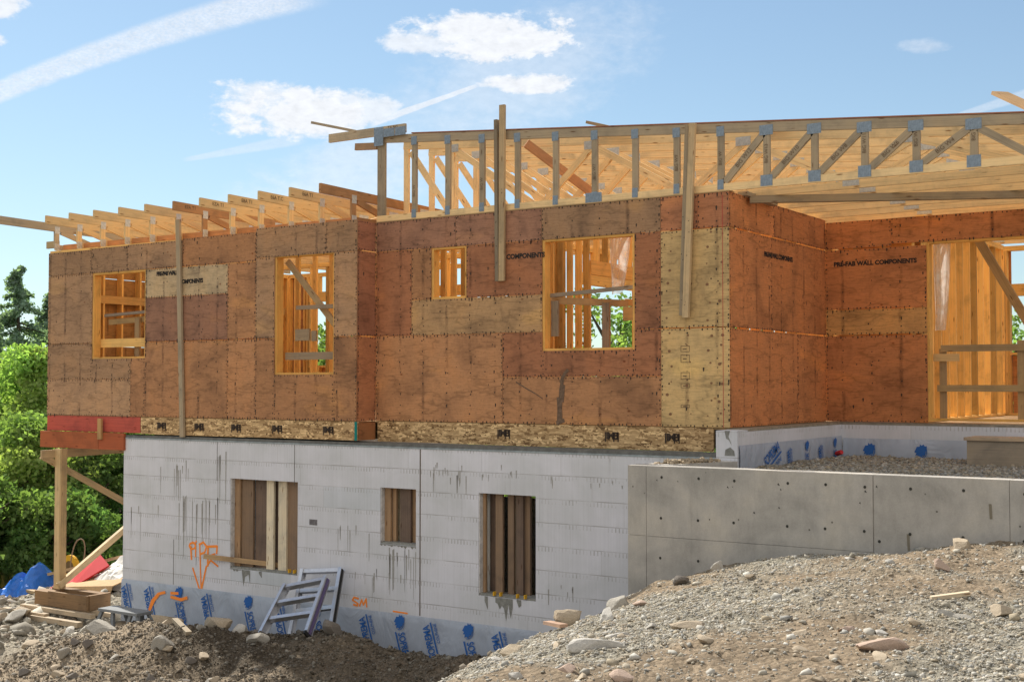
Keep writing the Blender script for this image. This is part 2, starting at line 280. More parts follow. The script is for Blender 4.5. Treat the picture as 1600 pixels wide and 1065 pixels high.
# ------------------------------------------------------------ mesh builder
class MB:
    def __init__(s): s.v = []; s.f = []; s.uv = []; s.c = []; s.m = []
    def poly(s, pts, col_=(1, 1, 1), mi=0, uvs=None):
        b = len(s.v); s.v += [tuple(p) for p in pts]; s.f.append(tuple(range(b, b+len(pts))))
        s.uv += uvs or [(p[0]+p[1], p[2]) for p in pts]; s.c += [(*col_, 1)]*len(pts); s.m.append(mi)
    def obox(s, c, ax, ay, az_, col_=(1, 1, 1), mi=0, jit=.08):
        # c centre, ax, ay, az_ half-extent vectors; UV u runs along the longest
        c = Vector(c); A = [Vector(ax), Vector(ay), Vector(az_)]
        ls = [a.length for a in A]; k = ls.index(max(ls)); ou, ov = random.uniform(0, 50), random.uniform(0, 50)
        j = 1+random.uniform(-jit, jit); cc = (col_[0]*j, col_[1]*j, col_[2]*j, 1)
        b = len(s.v); loc = []
        for sx in (-1, 1):
            for sy in (-1, 1):
                for sz in (-1, 1):
                    s.v.append(tuple(c+A[0]*sx+A[1]*sy+A[2]*sz)); loc.append((sx*ls[0], sy*ls[1], sz*ls[2]))
        flip = A[0].cross(A[1]).dot(A[2]) < 0
        for q in ((0, 1, 3, 2), (4, 6, 7, 5), (0, 4, 5, 1), (2, 3, 7, 6), (0, 2, 6, 4), (1, 5, 7, 3)):
            if flip: q = q[::-1]
            s.f.append(tuple(b+i for i in q)); s.m.append(mi)
            P = [loc[i] for i in q]; fixed = [a for a in range(3) if max(p[a] for p in P)-min(p[a] for p in P) < 1e-9]
            fx = fixed[0] if fixed else 0; rest = [a for a in range(3) if a != fx]
            if k in rest: u = k; v = [a for a in rest if a != k][0]
            else: u, v = rest
            s.uv += [(p[u]+ou, p[v]+ov+(.3*fx)) for p in P]; s.c += [cc]*4
    def box(s, x0, x1, y0, y1, z0, z1, col_=(1, 1, 1), mi=0, jit=.08):
        s.obox(((x0+x1)/2, (y0+y1)/2, (z0+z1)/2), ((x1-x0)/2, 0, 0), (0, (y1-y0)/2, 0), (0, 0, (z1-z0)/2), col_, mi, jit)
    def beam(s, p0, p1, w, d, up=(0, 0, 1), col_=(1, 1, 1), mi=0, jit=.08):
        # w across 'up'-perpendicular side, d along up
        p0, p1 = Vector(p0), Vector(p1); a = p1-p0; n = a.normalized(); side = n.cross(Vector(up)).normalized(); u = side.cross(n).normalized()
        s.obox((p0+p1)/2, a/2, side*w/2, u*d/2, col_, mi, jit)
    def marks(s, pts, axis, mi=1, r=(.006, .012), streak_=.3):
        # dark nail heads and rust spots raised 2 mm on a face; axis 'x+' means face looks towards +x, 'y-' towards -y
        for (p, q, face) in pts:
            rr = random.uniform(*r); h = rr*(random.uniform(1.6, 4.5) if random.random() < streak_ else random.uniform(.8, 1.3))
            v = [(p-rr, q), (p-rr*.5, q-h), (p+rr*.6, q-h*.8), (p+rr, q+rr*.3), (p+rr*.3, q+rr), (p-rr*.5, q+rr*.8)]
            P3 = [(a, face-.002, b) for a, b in v] if axis == 'y-' else [(face+.002, a, b) for a, b in v]
            s.poly(P3, (1, 1, 1), mi)
    def mesh(s, name, mats):
        me = bpy.data.meshes.new(name); me.from_pydata(s.v, [], s.f)
        ul = me.uv_layers.new(name='UVMap'); ul.data.foreach_set('uv', np.array(s.uv, dtype=np.float32).ravel())
        ca = me.color_attributes.new('tint', 'FLOAT_COLOR', 'CORNER'); ca.data.foreach_set('color', np.array(s.c, dtype=np.float32).ravel())
        me.polygons.foreach_set('material_index', s.m)
        for m in (mats if isinstance(mats, (list, tuple)) else [mats]): me.materials.append(m)
        me.update(); return me
def wloc(o):
    v = Vector(o.location)
    while o.parent: o = o.parent; v = v+Vector(o.location)
    return v
def link(name, me, parent=None, loc=(0, 0, 0)):
    # loc is the world position of the mesh's own origin
    o = bpy.data.objects.new(name, me); col.objects.link(o)
    if parent: o.parent = parent; o.location = Vector(loc)-wloc(parent)
    else: o.location = loc
    return o
def obj(name, mb, mats, parent=None, loc=(0, 0, 0)): return link(name, mb.mesh(name, mats), parent, loc)
def tag(o, label=None, cat=None, group=None, kind=None):
    if label: o['label'] = label
    if cat: o['category'] = cat
    if group: o['group'] = group
    if kind: o['kind'] = kind
    return o
def empty(name, loc, label, cat, group=None):
    o = bpy.data.objects.new(name, None); col.objects.link(o); o.location = loc; o.empty_display_size = .3
    return tag(o, label, cat, group)
def copy_tree(o, parent, off=(0, 0, 0), top=True):
    c = o.copy(); col.objects.link(c); c.parent = parent
    if top: c.location = Vector(o.location)+Vector(off)
    for ch in [x for x in bpy.data.objects if x.parent == o]: copy_tree(ch, c, off, False)
    return c
_tx = {}
def text_mesh(s, size=.1, off=.004, mt=INK, spacing=1.0):
    k = (s, size, off, mt.name, spacing)
    if k not in _tx:
        cu = bpy.data.curves.new('lettering', 'FONT'); cu.body = s; cu.size = size; cu.offset = off; cu.align_x = 'CENTER'; cu.align_y = 'CENTER'; cu.space_character = spacing; cu.resolution_u = 3
        o = bpy.data.objects.new('lettering', cu); col.objects.link(o); bpy.context.view_layer.update()
        me = bpy.data.meshes.new_from_object(o.evaluated_get(bpy.context.evaluated_depsgraph_get())); bpy.data.objects.remove(o)
        me.materials.clear(); me.materials.append(mt); _tx[k] = me
    return _tx[k]
def text(s, loc, parent, size=.1, off=.004, mt=INK, face='y-', roll=0, name='lettering', spacing=1.0):
    o = link(name, text_mesh(s, size, off, mt, spacing), parent, loc)
    base = Matrix.Rotation(R(90), 4, 'X') if face == 'y-' else Matrix.Rotation(R(90), 4, 'Z') @ Matrix.Rotation(R(90), 4, 'X')
    o.rotation_euler = (base @ Matrix.Rotation(roll, 4, 'Z')).to_euler(); return o
def strokes(mb, paths, y, wd=.035, col_=(1, 1, 1)):
    for P in paths:
        for i in range(len(P)-1):
            a, b = Vector((P[i][0], 0, P[i][1])), Vector((P[i+1][0], 0, P[i+1][1])); d = (b-a).normalized(); n = Vector((-d.z, 0, d.x))*wd/2*random.uniform(.8, 1.15)
            e = d*wd*.25; q = [a-n-e, b-n+e, b+n+e, a+n-e]; yy = y-.0004*random.random()
            mb.poly([(p.x, yy, p.z) for p in q], col_)

# ------------------------------------------------------------ terrain
def lattice(seed): return np.random.default_rng(seed).random((256, 256))
def vnoise(x, y, sc_, seed):
    g = lattice(seed); x = x/sc_; y = y/sc_; xi = np.floor(x).astype(int); yi = np.floor(y).astype(int); fx = x-xi; fy = y-yi
    fx = fx*fx*(3-2*fx); fy = fy*fy*(3-2*fy); a = g[xi % 256, yi % 256]; b = g[(xi+1) % 256, yi % 256]; c = g[xi % 256, (yi+1) % 256]; d = g[(xi+1) % 256, (yi+1) % 256]
    return a*(1-fx)*(1-fy)+b*fx*(1-fy)+c*(1-fx)*fy+d*fx*fy-.5
CP = np.array([  # x, y, z : survey points of the site
 (0,0,-1.1),(3,0,-1.1),(0,5,-1.1),(3,6,-1.1),(3,12.4,-.85),(-2,5,-1.12),(-2.65,12.4,-.93),(-3.3,12.4,-.99),(-3.75,12.4,-1.13),(-4.05,12.4,-1.17),(-4.5,12.4,-1.21),(-5.2,12.4,-1.30),(-5.52,12.4,-1.37),(-2.5,9,-1.12),(-1,10,-1.05),
 (-6.1,12.4,-1.57),(-6.81,12.4,-1.90),(-4.9,10.5,-1.32),(-6.3,10.6,-1.78),(-6.85,10.3,-2.02),(-4.2,7.4,-1.24),(-5.2,7.4,-1.45),(-6.0,7.3,-1.82),(-3.0,5,-1.2),(-5,4.5,-1.6),(-3,2,-1.3),(-6,1,-2.2),(-8,4,-2.9),
 (-8.2,12.5,-3.0),(-7.6,13.6,-2.5),(-8.0,10.3,-3.0),(-7.6,7.2,-2.9),(-9.3,12.9,-2.88),(-9.3,10,-3.2),(-10,7.5,-3.1),(-9.1,13.7,-3.02),(-10.4,13.1,-2.88),(-11.1,13.1,-2.84),(-11.8,13.1,-2.82),(-12.4,13.1,-2.92),(-13.2,13.1,-3.2),
 (-10.4,13.7,-3.05),(-11.6,13.7,-3.02),(-13.2,13.7,-3.28),(-15,13.7,-3.15),(-11.5,11.8,-2.98),(-10.3,11.7,-3.1),(-12.6,11.8,-2.98),(-13.2,12.2,-2.84),(-14.3,12.3,-2.82),(-15.0,12.3,-2.93),(-15.8,12.3,-3.14),(-16.6,12.2,-3.36),
 (-13.2,10.2,-3.02),(-11.6,10.3,-3.05),(-14.6,10.6,-3.28),(-16,10.0,-3.5),(-12,8,-3.1),(-16.5,13.5,-3.28),(-17.0,12.9,-3.3),(-18.3,13.4,-3.22),(-18.0,11.8,-3.42),(-19.8,13.6,-3.38),(-20.2,11.5,-3.5),(-20,15.2,-3.3),(-18,16,-3.3),(-21.5,16,-3.45),(-19,9,-3.6),(-22.5,17.5,-3.8),(-24,15,-4.0),(-20,20,-3.7)], float)
def tps(P, lam=.02):
    n = len(P); d = np.sqrt(((P[:, None, :2]-P[None, :, :2])**2).sum(-1))+1e-9; K = d*d*np.log(d)+lam*np.eye(n)
    A = np.zeros((n+3, n+3)); A[:n, :n] = K; A[:n, n] = 1; A[:n, n+1:] = P[:, :2]; A[n:, :n] = A[:n, n:].T
    return np.linalg.solve(A, np.concatenate([P[:, 2], [0, 0, 0]]))
WT = tps(CP)
def base_h(x, y):
    sh = x.shape; x = x.ravel(); y = y.ravel(); z = np.zeros_like(x)
    cx = np.clip(x, -25, 4); cy = np.clip(y, -1, 20)
    for i in range(0, len(x), 20000):
        a, b = cx[i:i+20000], cy[i:i+20000]; d = np.sqrt((a[:, None]-CP[None, :, 0])**2+(b[:, None]-CP[None, :, 1])**2)+1e-9
        z[i:i+20000] = (d*d*np.log(d)) @ WT[:len(CP)]+WT[-3]+WT[-2]*a+WT[-1]*b
    z = np.clip(z, -4.2, -.8)
    drop = np.clip(np.maximum(-23-x, y-21)/14, 0, 1); drop = drop*drop*(3-2*drop)
    z = z*(1-drop)+drop*(-6.5)
    far = np.clip((np.hypot(x, y)-60)/200, 0, 1)
    return (z*(1-far)+far*(-9)).reshape(sh)
def plateau(x, y):                                      # 1 on the gravel bank, 0 in the pit
    return np.clip((x+7.0+.25*np.sin(y*2))/1.0, 0, 1)*(y < 12.6)
def ground_h(x, y, rough=True):
    z = base_h(x, y)
    if rough:
        pl = plateau(x, y); near = np.clip(1-(np.hypot(x+8, y-9)-14)/8, 0, 1)
        pit = (1-pl)*near
        z = z+near*(.10*vnoise(x, y, 1.1, 1)+.05*vnoise(x, y, .45, 2)+.05*vnoise(x, y, .19, 3)+.035*vnoise(x, y, .08, 4))
        z = z-pit*.05+pit*(.24*vnoise(x, y, .8, 5)+.13*np.abs(vnoise(x, y, .33, 6))+.08*np.abs(vnoise(x, y, .15, 7))+.04*vnoise(x, y, .07, 9))
    ins = (y > 13.95) & (x < -6.2) & (x > -16.6)         # under the basement
    z = np.where(ins, -3.3, z)
    bf = (y > 12.6) & (x > -6.38+(y-12.6)*.1)
    z = np.where(bf & (y < 30), -.47+.03*vnoise(x, y, .5, 8)+.05*np.clip((13.2-y), 0, .6), z)
    return z
def axis(lo, hi, step, far):
    a = list(np.arange(lo, hi, step)); s = step; v = a[-1]; r = []
    while v < far: s *= 1.25; v += s; r.append(v)
    s = step; v = a[0]; l = []
    while v > -far: s *= 1.25; v -= s; l.append(v)
    return np.array(l[::-1]+a+r)
xs = axis(-23, 2.5, .055, 1500); ys = axis(4.2, 18.5, .055, 1500)
X, Y = np.meshgrid(xs, ys, indexing='ij'); Zg = ground_h(X, Y)
def grid_mesh(name, X, Y, Z, colr, m):
    nx, ny = X.shape; me = bpy.data.meshes.new(name); me.vertices.add(nx*ny); me.vertices.foreach_set('co', np.stack([X, Y, Z], -1).astype(np.float32).ravel())
    i = (np.arange(nx-1)[:, None]*ny+np.arange(ny-1)[None]).ravel(); q = np.stack([i, i+ny, i+ny+1, i+1], 1)
    me.loops.add(q.size); me.loops.foreach_set('vertex_index', q.ravel().astype(np.int32)); me.polygons.add(len(q)); me.polygons.foreach_set('loop_start', (np.arange(len(q))*4).astype(np.int32)); me.polygons.foreach_set('loop_total', np.full(len(q), 4, np.int32))
    me.polygons.foreach_set('use_smooth', np.ones(len(q), bool))
    me.update(calc_edges=True); ca = me.color_attributes.new('tint', 'FLOAT_COLOR', 'POINT'); ca.data.foreach_set('color', np.concatenate([colr, np.ones((*colr.shape[:2], 1))], -1).astype(np.float32).ravel()); me.materials.append(m); return me
def gcol(x, y):
    pl = plateau(x, y); s = np.clip(.5+3.4*(vnoise(x, y, 1.6, 21)+.5*vnoise(x*1, y*1, .6, 22)), 0, 1)[..., None]
    sand = np.array([.235, .185, .13]); grav = np.array([.28, .26, .21]); soil = np.array([.19, .155, .115]); rub = np.array([.34, .31, .25]); bfc = np.array([.17, .165, .155]); forest = np.array([.06, .07, .03])
    c = np.where(pl[..., None] > .5, sand*(1-s)+grav*s, soil*(.8+.5*s))
    pit_shade = np.clip((y-10.9+.8*vnoise(x, y, 1.2, 31))/.7, 0, 1)*np.clip((x+14.2)/1.0, 0, 1)*(pl < .5); c = c*(1-.42*pit_shade[..., None])+np.array([.06, .048, .032])*(1-pit_shade[..., None])*(pl < .5)[..., None]  # house shade painted into the pit soil, sunlit part tinted lighter
    left = np.clip((-15.3-x)/1.6+(y-12.2)*.5, 0, 1)[..., None]; c = c*(1-left)+rub*left
    c = np.where(((y > 12.6) & (x > -6.5))[..., None], bfc, c)
    fo = np.clip(np.maximum(-22.5-x, y-20)/2, 0, 1)[..., None]; return c*(1-fo)+forest*fo
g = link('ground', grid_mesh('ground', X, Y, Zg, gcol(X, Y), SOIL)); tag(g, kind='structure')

# ------------------------------------------------------------ stones
ICO_V = []; ph = (1+5**.5)/2
for a, b in ((-1, ph), (1, ph), (-1, -ph), (1, -ph)): ICO_V += [(a, b, 0)]
for a, b in ((-1, ph), (1, ph), (-1, -ph), (1, -ph)): ICO_V += [(0, a, b)]
for a, b in ((ph, -1), (ph, 1), (-ph, -1), (-ph, 1)): ICO_V += [(a, 0, b)]
ICO_V = np.array(ICO_V, float); ICO_V /= np.linalg.norm(ICO_V[0])
ICO_F = np.array([(0,11,5),(0,5,1),(0,1,7),(0,7,10),(0,10,11),(1,5,9),(5,11,4),(11,10,2),(10,7,6),(7,1,8),(3,9,4),(3,4,2),(3,2,6),(3,6,8),(3,8,9),(4,9,5),(2,4,11),(6,2,10),(8,6,7),(9,8,1)])
def stones_mesh(name, P, rad, cols, flat=.6, m=STONE):
    n = len(P); v = ICO_V[None]*(1+rng.uniform(-.42, .34, (n, 12, 1))); s = np.stack([rng.uniform(.7, 1.45, n), rng.uniform(.7, 1.2, n), rng.uniform(.35, .95, n)*flat/.6], 1)
    v = v*s[:, None, :]; a = rng.uniform(0, 6.28, n); b = rng.normal(0, .35, n); ca, sa, cb_, sb = np.cos(a), np.sin(a), np.cos(b), np.sin(b)
    x, y, z = v[..., 0], v[..., 1], v[..., 2]; y, z = y*cb_[:, None]-z*sb[:, None], y*sb[:, None]+z*cb_[:, None]; x, y = x*ca[:, None]-y*sa[:, None], x*sa[:, None]+y*ca[:, None]
    v = np.stack([x, y, z], -1)*rad[:, None, None]+P[:, None, :]
    f = (ICO_F[None]+np.arange(n)[:, None, None]*12).reshape(-1, 3)
    me = bpy.data.meshes.new(name); me.vertices.add(n*12); me.vertices.foreach_set('co', v.astype(np.float32).ravel()); me.loops.add(f.size); me.loops.foreach_set('vertex_index', f.ravel().astype(np.int32))
    me.polygons.add(len(f)); me.polygons.foreach_set('loop_start', (np.arange(len(f))*3).astype(np.int32)); me.polygons.foreach_set('loop_total', np.full(len(f), 3, np.int32)); me.update(calc_edges=True)
    ca_ = me.color_attributes.new('tint', 'FLOAT_COLOR', 'POINT'); cc = np.repeat(np.concatenate([cols, np.ones((n, 1))], 1)[:, None], 12, 1); ca_.data.foreach_set('color', cc.astype(np.float32).ravel()); me.materials.append(m); return me
def inview(x, y, mx=.18):
    c, s = math.cos(R(33.69)), math.sin(R(33.69)); r = x*c+y*s; f = -x*s+y*c
    return (f > 4.5) & (np.abs(r) < f*(.4+mx)+.5)
PAL = np.array([(.42, .40, .35), (.37, .33, .26), (.46, .43, .36), (.36, .355, .33), (.43, .37, .27), (.50, .48, .43), (.31, .285, .23), (.42, .355, .27), (.40, .39, .35)])
def scatter(n, xr, yr, cond, rmin, rmax, pw=2.5, pal=PAL, sink=.25):
    x = rng.uniform(*xr, n); y = rng.uniform(*yr, n); k = cond(x, y) & inview(x, y); x, y = x[k], y[k]; r = rmin*(1-rng.random(len(x)))**(-1/pw); r = np.minimum(r, rmax)
    z = ground_h(x, y)+r*(.5-sink-.1); shade_k = np.where((x < -6.9) & (x > -14) & (y > 11) & (y < 13.9), .72, 1.0)[:, None]; c = shade_k*pal[rng.integers(0, len(pal), len(x))]*rng.uniform(.72, 1.2, (len(x), 1)); return np.stack([x, y, z], 1), r, c  # stones in the shaded pit painted darker to match its soil
def onplat(x, y):
    s = vnoise(x, y, 1.6, 21)+.5*vnoise(x, y, .6, 22); return (x > -7.1) & (y < 12.45) & (rng.random(len(x)) < np.clip(.45+2.6*s, .10, 1))
P1, r1, c1 = scatter(420000, (-7.2, 2.2), (4.5, 12.45), onplat, .004, .017, 2.7, PAL*.95)
P2, r2, c2 = scatter(4200, (-7.2, 2.2), (4.5, 12.45), lambda x, y: (x > -7.1), .011, .042, 2.8, PAL*.98)
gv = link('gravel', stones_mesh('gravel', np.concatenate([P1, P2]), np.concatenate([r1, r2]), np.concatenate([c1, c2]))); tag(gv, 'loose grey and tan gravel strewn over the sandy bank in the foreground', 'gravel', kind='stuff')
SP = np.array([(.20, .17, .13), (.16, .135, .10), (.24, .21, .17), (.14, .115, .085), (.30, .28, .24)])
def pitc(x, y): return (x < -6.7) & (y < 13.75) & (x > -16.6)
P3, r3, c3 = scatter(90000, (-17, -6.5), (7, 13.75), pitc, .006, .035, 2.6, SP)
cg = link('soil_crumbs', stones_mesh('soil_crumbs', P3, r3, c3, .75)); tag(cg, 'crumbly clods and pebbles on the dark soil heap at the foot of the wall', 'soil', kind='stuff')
RP = np.array([(.36, .34, .29), (.42, .39, .32), (.28, .26, .22), (.48, .45, .38), (.33, .28, .22)])
P4, r4, c4 = scatter(15000, (-24, -14.5), (9, 19), lambda x, y: ((x < -16.0-(12.9-y)*.1) | (y < 12.9)) & (y-12.7 > (x+15.5)*.55) & ~((x > -16.9) & (y > 13.7)), .02, .15, 2.2, RP)
rb = link('rubble', stones_mesh('rubble', P4, r4, c4, .55)); tag(rb, 'pale broken rock rubble spread on the ground left of the foundation', 'rubble', kind='stuff')
P5, r5, c5 = scatter(26000, (-6.4, .5), (12.75, 17.3), lambda x, y: x > -6.0, .012, .035, 3.0, PAL*.72)
bf = link('backfill_gravel', stones_mesh('backfill_gravel', P5, r5, c5)); tag(bf, 'grey drain gravel filled in between the concrete wall and the house', 'gravel', kind='stuff')

gz = lambda x, y: float(ground_h(np.array([x]), np.array([y]))[0])
def rock_mesh(seed, cut=10, ang=.8):
    rr = random.Random(seed); import bmesh
    bm = bmesh.new(); bmesh.ops.create_icosphere(bm, subdivisions=3, radius=1)
    for _ in range(cut):
        n = Vector((rr.gauss(0, 1), rr.gauss(0, 1), rr.gauss(0, 1))).normalized(); d = rr.uniform(.5, .9)*ang
        for v in bm.verts:
            k = v.co.dot(n)-d
            if k > 0: v.co -= n*k*.93
    for v in bm.verts: v.co *= 1+rr.uniform(-.025, .025)
    me = bpy.data.meshes.new('rock'); bm.to_mesh(me); bm.free(); me.materials.append(STONE)
    ca = me.color_attributes.new('tint', 'FLOAT_COLOR', 'POINT'); return me
rock_cache = {}
def rock(x, y, s, c, label, group=None, seed=0, rz=0, rx=0, lift=.35, zz=None):
    key = (seed, c)
    if key not in rock_cache:
        me = rock_mesh(seed); ca = me.color_attributes['tint']; ca.data.foreach_set('color', np.tile(np.array([*c, 1], np.float32), len(me.vertices))); rock_cache[key] = me
    z = float(ground_h(np.array([x]), np.array([y]))[0]) if zz is None else zz
    o = link('rock', rock_cache[key], None, (x, y, z+s[2]*lift)); o.scale = s; o.rotation_euler = (rx, rx*.5, rz); return tag(o, label, 'rock', group)
GR, TN, DK, LT, PK = (.36, .34, .30), (.42, .35, .26), (.19, .17, .15), (.50, .48, .44), (.46, .35, .28)
rock(-4.33, 7.49, (.20, .13, .07), LT, 'flat pale slab of rock lying on the gravel near the bottom edge', seed=1, rz=.8)
rock(-4.15, 8.55, (.19, .09, .05), TN, 'long thin tan rock lying on the middle of the gravel bank', seed=2, rz=.9)
rock(-4.62, 8.35, (.12, .07, .035), LT, 'narrow whitish splinter of rock beside the long thin tan rock', seed=3, rz=1.2)
rock(-2.55, 8.0, (.17, .09, .08), PK, 'pinkish angular rock at the bottom edge of the gravel bank', seed=4, rz=.4, rx=.3)
rock(-3.12, 12.15, (.13, .10, .11), TN, 'rounded tan boulder on the bank top against the concrete wall', seed=5, rz=.5)
rock(-5.55, 12.15, (.09, .08, .10), LT, 'small white rock standing at the edge of the bank by the concrete wall', seed=6, rz=.1)
rock(-5.85, 10.6, (.15, .11, .12), GR, 'dark-sided boulder half sunk in the crest of the bank below the concrete', seed=7, rz=.2, rx=.2)
rock(-5.55, 11.3, (.11, .08, .09), DK, 'small dark rock on the crest of the bank', seed=8, rz=1.4)
rock(-5.3, 9.4, (.10, .08, .09), LT, 'bright white round rock on the crest of the bank', seed=9, rz=2)
rock(-6.1, 10.1, (.20, .13, .13), TN, 'largest tan rock on the crest of the bank in front of the foam wall', seed=10, rz=.6, rx=.2)
rock(-5.45, 8.2, (.16, .11, .08), TN, 'blocky tan rock on the left flank of the gravel bank', seed=11, rz=.3)
rock(-2.95, 10.8, (.09, .07, .07), PK, 'brown rock lying alone on the pale gravel below the boulder', seed=12, rz=.3)
rock(-2.2, 9.6, (.12, .09, .06), TN, 'low brown rock at the right end of the gravel bank', seed=13, rz=1.1)
rock(-14.75, 11.75, (.30, .22, .20), GR, 'big grey boulder in the soil heap at lower left', seed=14, rz=.3)
rock(-12.9, 11.3, (.17, .13, .15), GR, 'rounded grey boulder low on the soil heap', seed=15, rz=.9)
rock(-13.05, 12.35, (.28, .18, .14), TN, 'wide tan boulder on top of the soil heap under the orange paint', seed=16, rz=.1)
rock(-12.75, 12.5, (.15, .13, .12), LT, 'pale blue-grey rock on the crest of the soil heap', seed=17, rz=.4)
rock(-14.2, 12.45, (.32, .18, .15), TN, 'long tan boulder on the heap in front of the blue membrane', seed=18, rz=.2)
rock(-12.2, 12.3, (.18, .12, .12), GR, 'grey rock on the heap left of the ladders', seed=19, rz=1)
rock(-11.3, 12.75, (.16, .14, .18), DK, 'dark brown rock beside the foot of the rear ladder', seed=20, rz=.5)
for i in range(26):
    x, y = random.uniform(-15, -11.4), random.uniform(10.0, 12.7)
    rock(x, y, (random.uniform(.07, .14), random.uniform(.06, .1), random.uniform(.05, .09)), random.choice((GR, TN, DK)), 'fist sized rough rock scattered over the brown soil heap', 'rocks scattered on the soil heap', seed=21+i % 5, rz=random.uniform(0, 6))
k = 0
while k < 60:
    x, y = random.uniform(-21.5, -15.3), random.uniform(11.6, 16.5)
    if (x > -16.9 and y > 13.0) or (y-12.4 < (x+15.5)*.55) or (-19.2 < x < -16.8 and 13.2 < y < 15): continue
    s = random.uniform(.12, .3); k += 1
    rock(x, y, (s, s*random.uniform(.5, .8), s*random.uniform(.3, .5)), random.choice((GR, TN, LT, GR)), 'broken angular slab among the rock rubble left of the house', 'slabs in the rock rubble', seed=30+k % 7, rz=random.uniform(0, 6), rx=random.uniform(-.3, .3))
k = 0
while k < 44:
    x, y = random.uniform(-6.2, -1), random.uniform(6.4, 12.2)
    if x < -5.7+.0*(y): continue
    s = random.uniform(.05, .10); k += 1
    rock(x, y, (s, s*random.uniform(.6, .9), s*random.uniform(.4, .6)), random.choice((LT, TN, TN, GR, PK)), 'palm sized stone lying loose on the gravel bank', 'stones on the gravel bank', seed=40+k % 6, rz=random.uniform(0, 6), lift=.12)

# ------------------------------------------------------------ house
Y1, Y2, XR, XL, XA, YB, ZT = 14.20, 13.79, -11.82, -18.73, -6.33, 17.5, 2.84
house = empty('house_under_construction', (-10, 17, -3.2), 'unfinished two-storey house of brown plywood sheathing and open roof trusses over a white foam-block basement', 'house')
T = .0125
def panel(rects, color, plane='y', pos=Y1, nails=True, name='sheathing_panel', mt=None, label=None, proud=0.0, joint=.0025, studs=.406, org=0.0):
    mb = MB(); a0 = min(r[0] for r in rects); a1 = max(r[1] for r in rects); b0 = min(r[2] for r in rects); b1 = max(r[3] for r in rects)
    st = random.getstate(); ou, ov = random.uniform(0, 90), random.uniform(0, 90)
    for (p0, p1, q0, q1) in rects:
        p0 += joint if p0 == a0 else 0; p1 -= joint if p1 == a1 else 0; q0 += joint if q0 == b0 else 0; q1 -= joint if q1 == b1 else 0
        n0 = len(mb.uv)
        if plane == 'y': mb.box(p0, p1, pos-proud, pos+T, q0, q1, color, jit=0); face = pos-proud
        else: mb.box(pos-T, pos+proud, p0, p1, q0, q1, color, jit=0); face = pos+proud
        mb.uv[n0:] = [((v[0] if plane == 'y' else v[1])+ou, v[2]+ov) for v in [mb.v[i] for f in mb.f[-6:] for i in f]]
    if nails:
        pts = []
        def inside(p, q): return any(r[0]+.005 < p < r[1]-.005 and r[2]+.005 < q < r[3]-.005 for r in rects)
        ed = .016
        x = a0+ed
        for (p0, p1, q0, q1) in rects:
            for q in np.arange(q0+.03, q1, .06):
                for p in (p0+ed, p1-ed):
                    if random.random() < .8: pts.append((p+random.uniform(-.005, .005), q+random.uniform(-.012, .012), face))
            for p in np.arange(p0+.03, p1, .06):
                for q in (q0+ed, q1-ed):
                    if random.random() < .8: pts.append((p+random.uniform(-.012, .012), q+random.uniform(-.005, .005), face))
            s0 = math.ceil((p0-org)/studs)*studs+org
            for p in np.arange(s0, p1, studs):
                for q in np.arange(q0+.1, q1-.04, .15):
                    if random.random() < .85: pts.append((p+random.uniform(-.012, .012), q+random.uniform(-.03, .03), face))
            for _ in range(int((p1-p0)*(q1-q0)*6)): pts.append((random.uniform(p0+.02, p1-.02), random.uniform(q0+.02, q1-.02), face))
        pts = [a for a in pts if inside(a[0], a[1])]
        mb.marks(pts, 'y-' if plane == 'y' else 'x+')
    o = obj(name, mb, [mt or PLY, STAIN], house)
    if label: o['label'] = label
    return o
BR, RB, GB, TA, YL, PU, OR = (.46, .23, .11), (.42, .18, .09), (.46, .275, .155), (.49, .30, .15), (.64, .44, .205), (.34, .175, .11), (.62, .245, .095)
def J(c, s=1.0): return tuple(x*s for x in c)
# bay wall (y = Y1)
panel([(XR, -11.17, 1.205, 2.415)], RB)
panel([(-11.17, -10.82, 1.70, 2.415)], J(BR, .95))
panel([(-11.17, -8.99, 1.205, 1.70)], TA, label='tan plywood strip below the small window')
p_comp = panel([(-10.22, -8.99, 1.70, 2.415)], J(RB, .92))
panel([(-7.62, -7.25, 1.205, 2.415)], J(RB, .85))
panel([(XR, -9.62, 0, 1.205)], J(BR, 1.12))
panel([(-9.62, -8.99, .62, 1.205), (-8.99, -7.62, .62, .955), (-7.62, -7.25, .62, 1.205)], J(RB, .95))
panel([(-9.62, -7.25, 0, .62)], J(BR, 1.03))
panel([(-7.25, XA, 0, 1.205)], YL, label='pale yellow plywood panel at the bottom corner')
panel([(-7.25, XA, 1.212, 2.41)], J(YL, .9), label='pale yellow plywood panel at the upper corner')
panel([(-7.25, -6.75, 2.415, ZT)], J(RB, 1.05)); panel([(-6.75, XA, 2.415, ZT)], J(RB, 1.0))
panel([(XR, -10.4, 2.415, ZT)], J(PU, 1.1)); panel([(-10.4, -9.0, 2.415, ZT)], J(PU, 1.15)); panel([(-9.0, -7.25, 2.415, ZT)], J(GB, .78), label='grey-brown weathered header panel above the wide window')
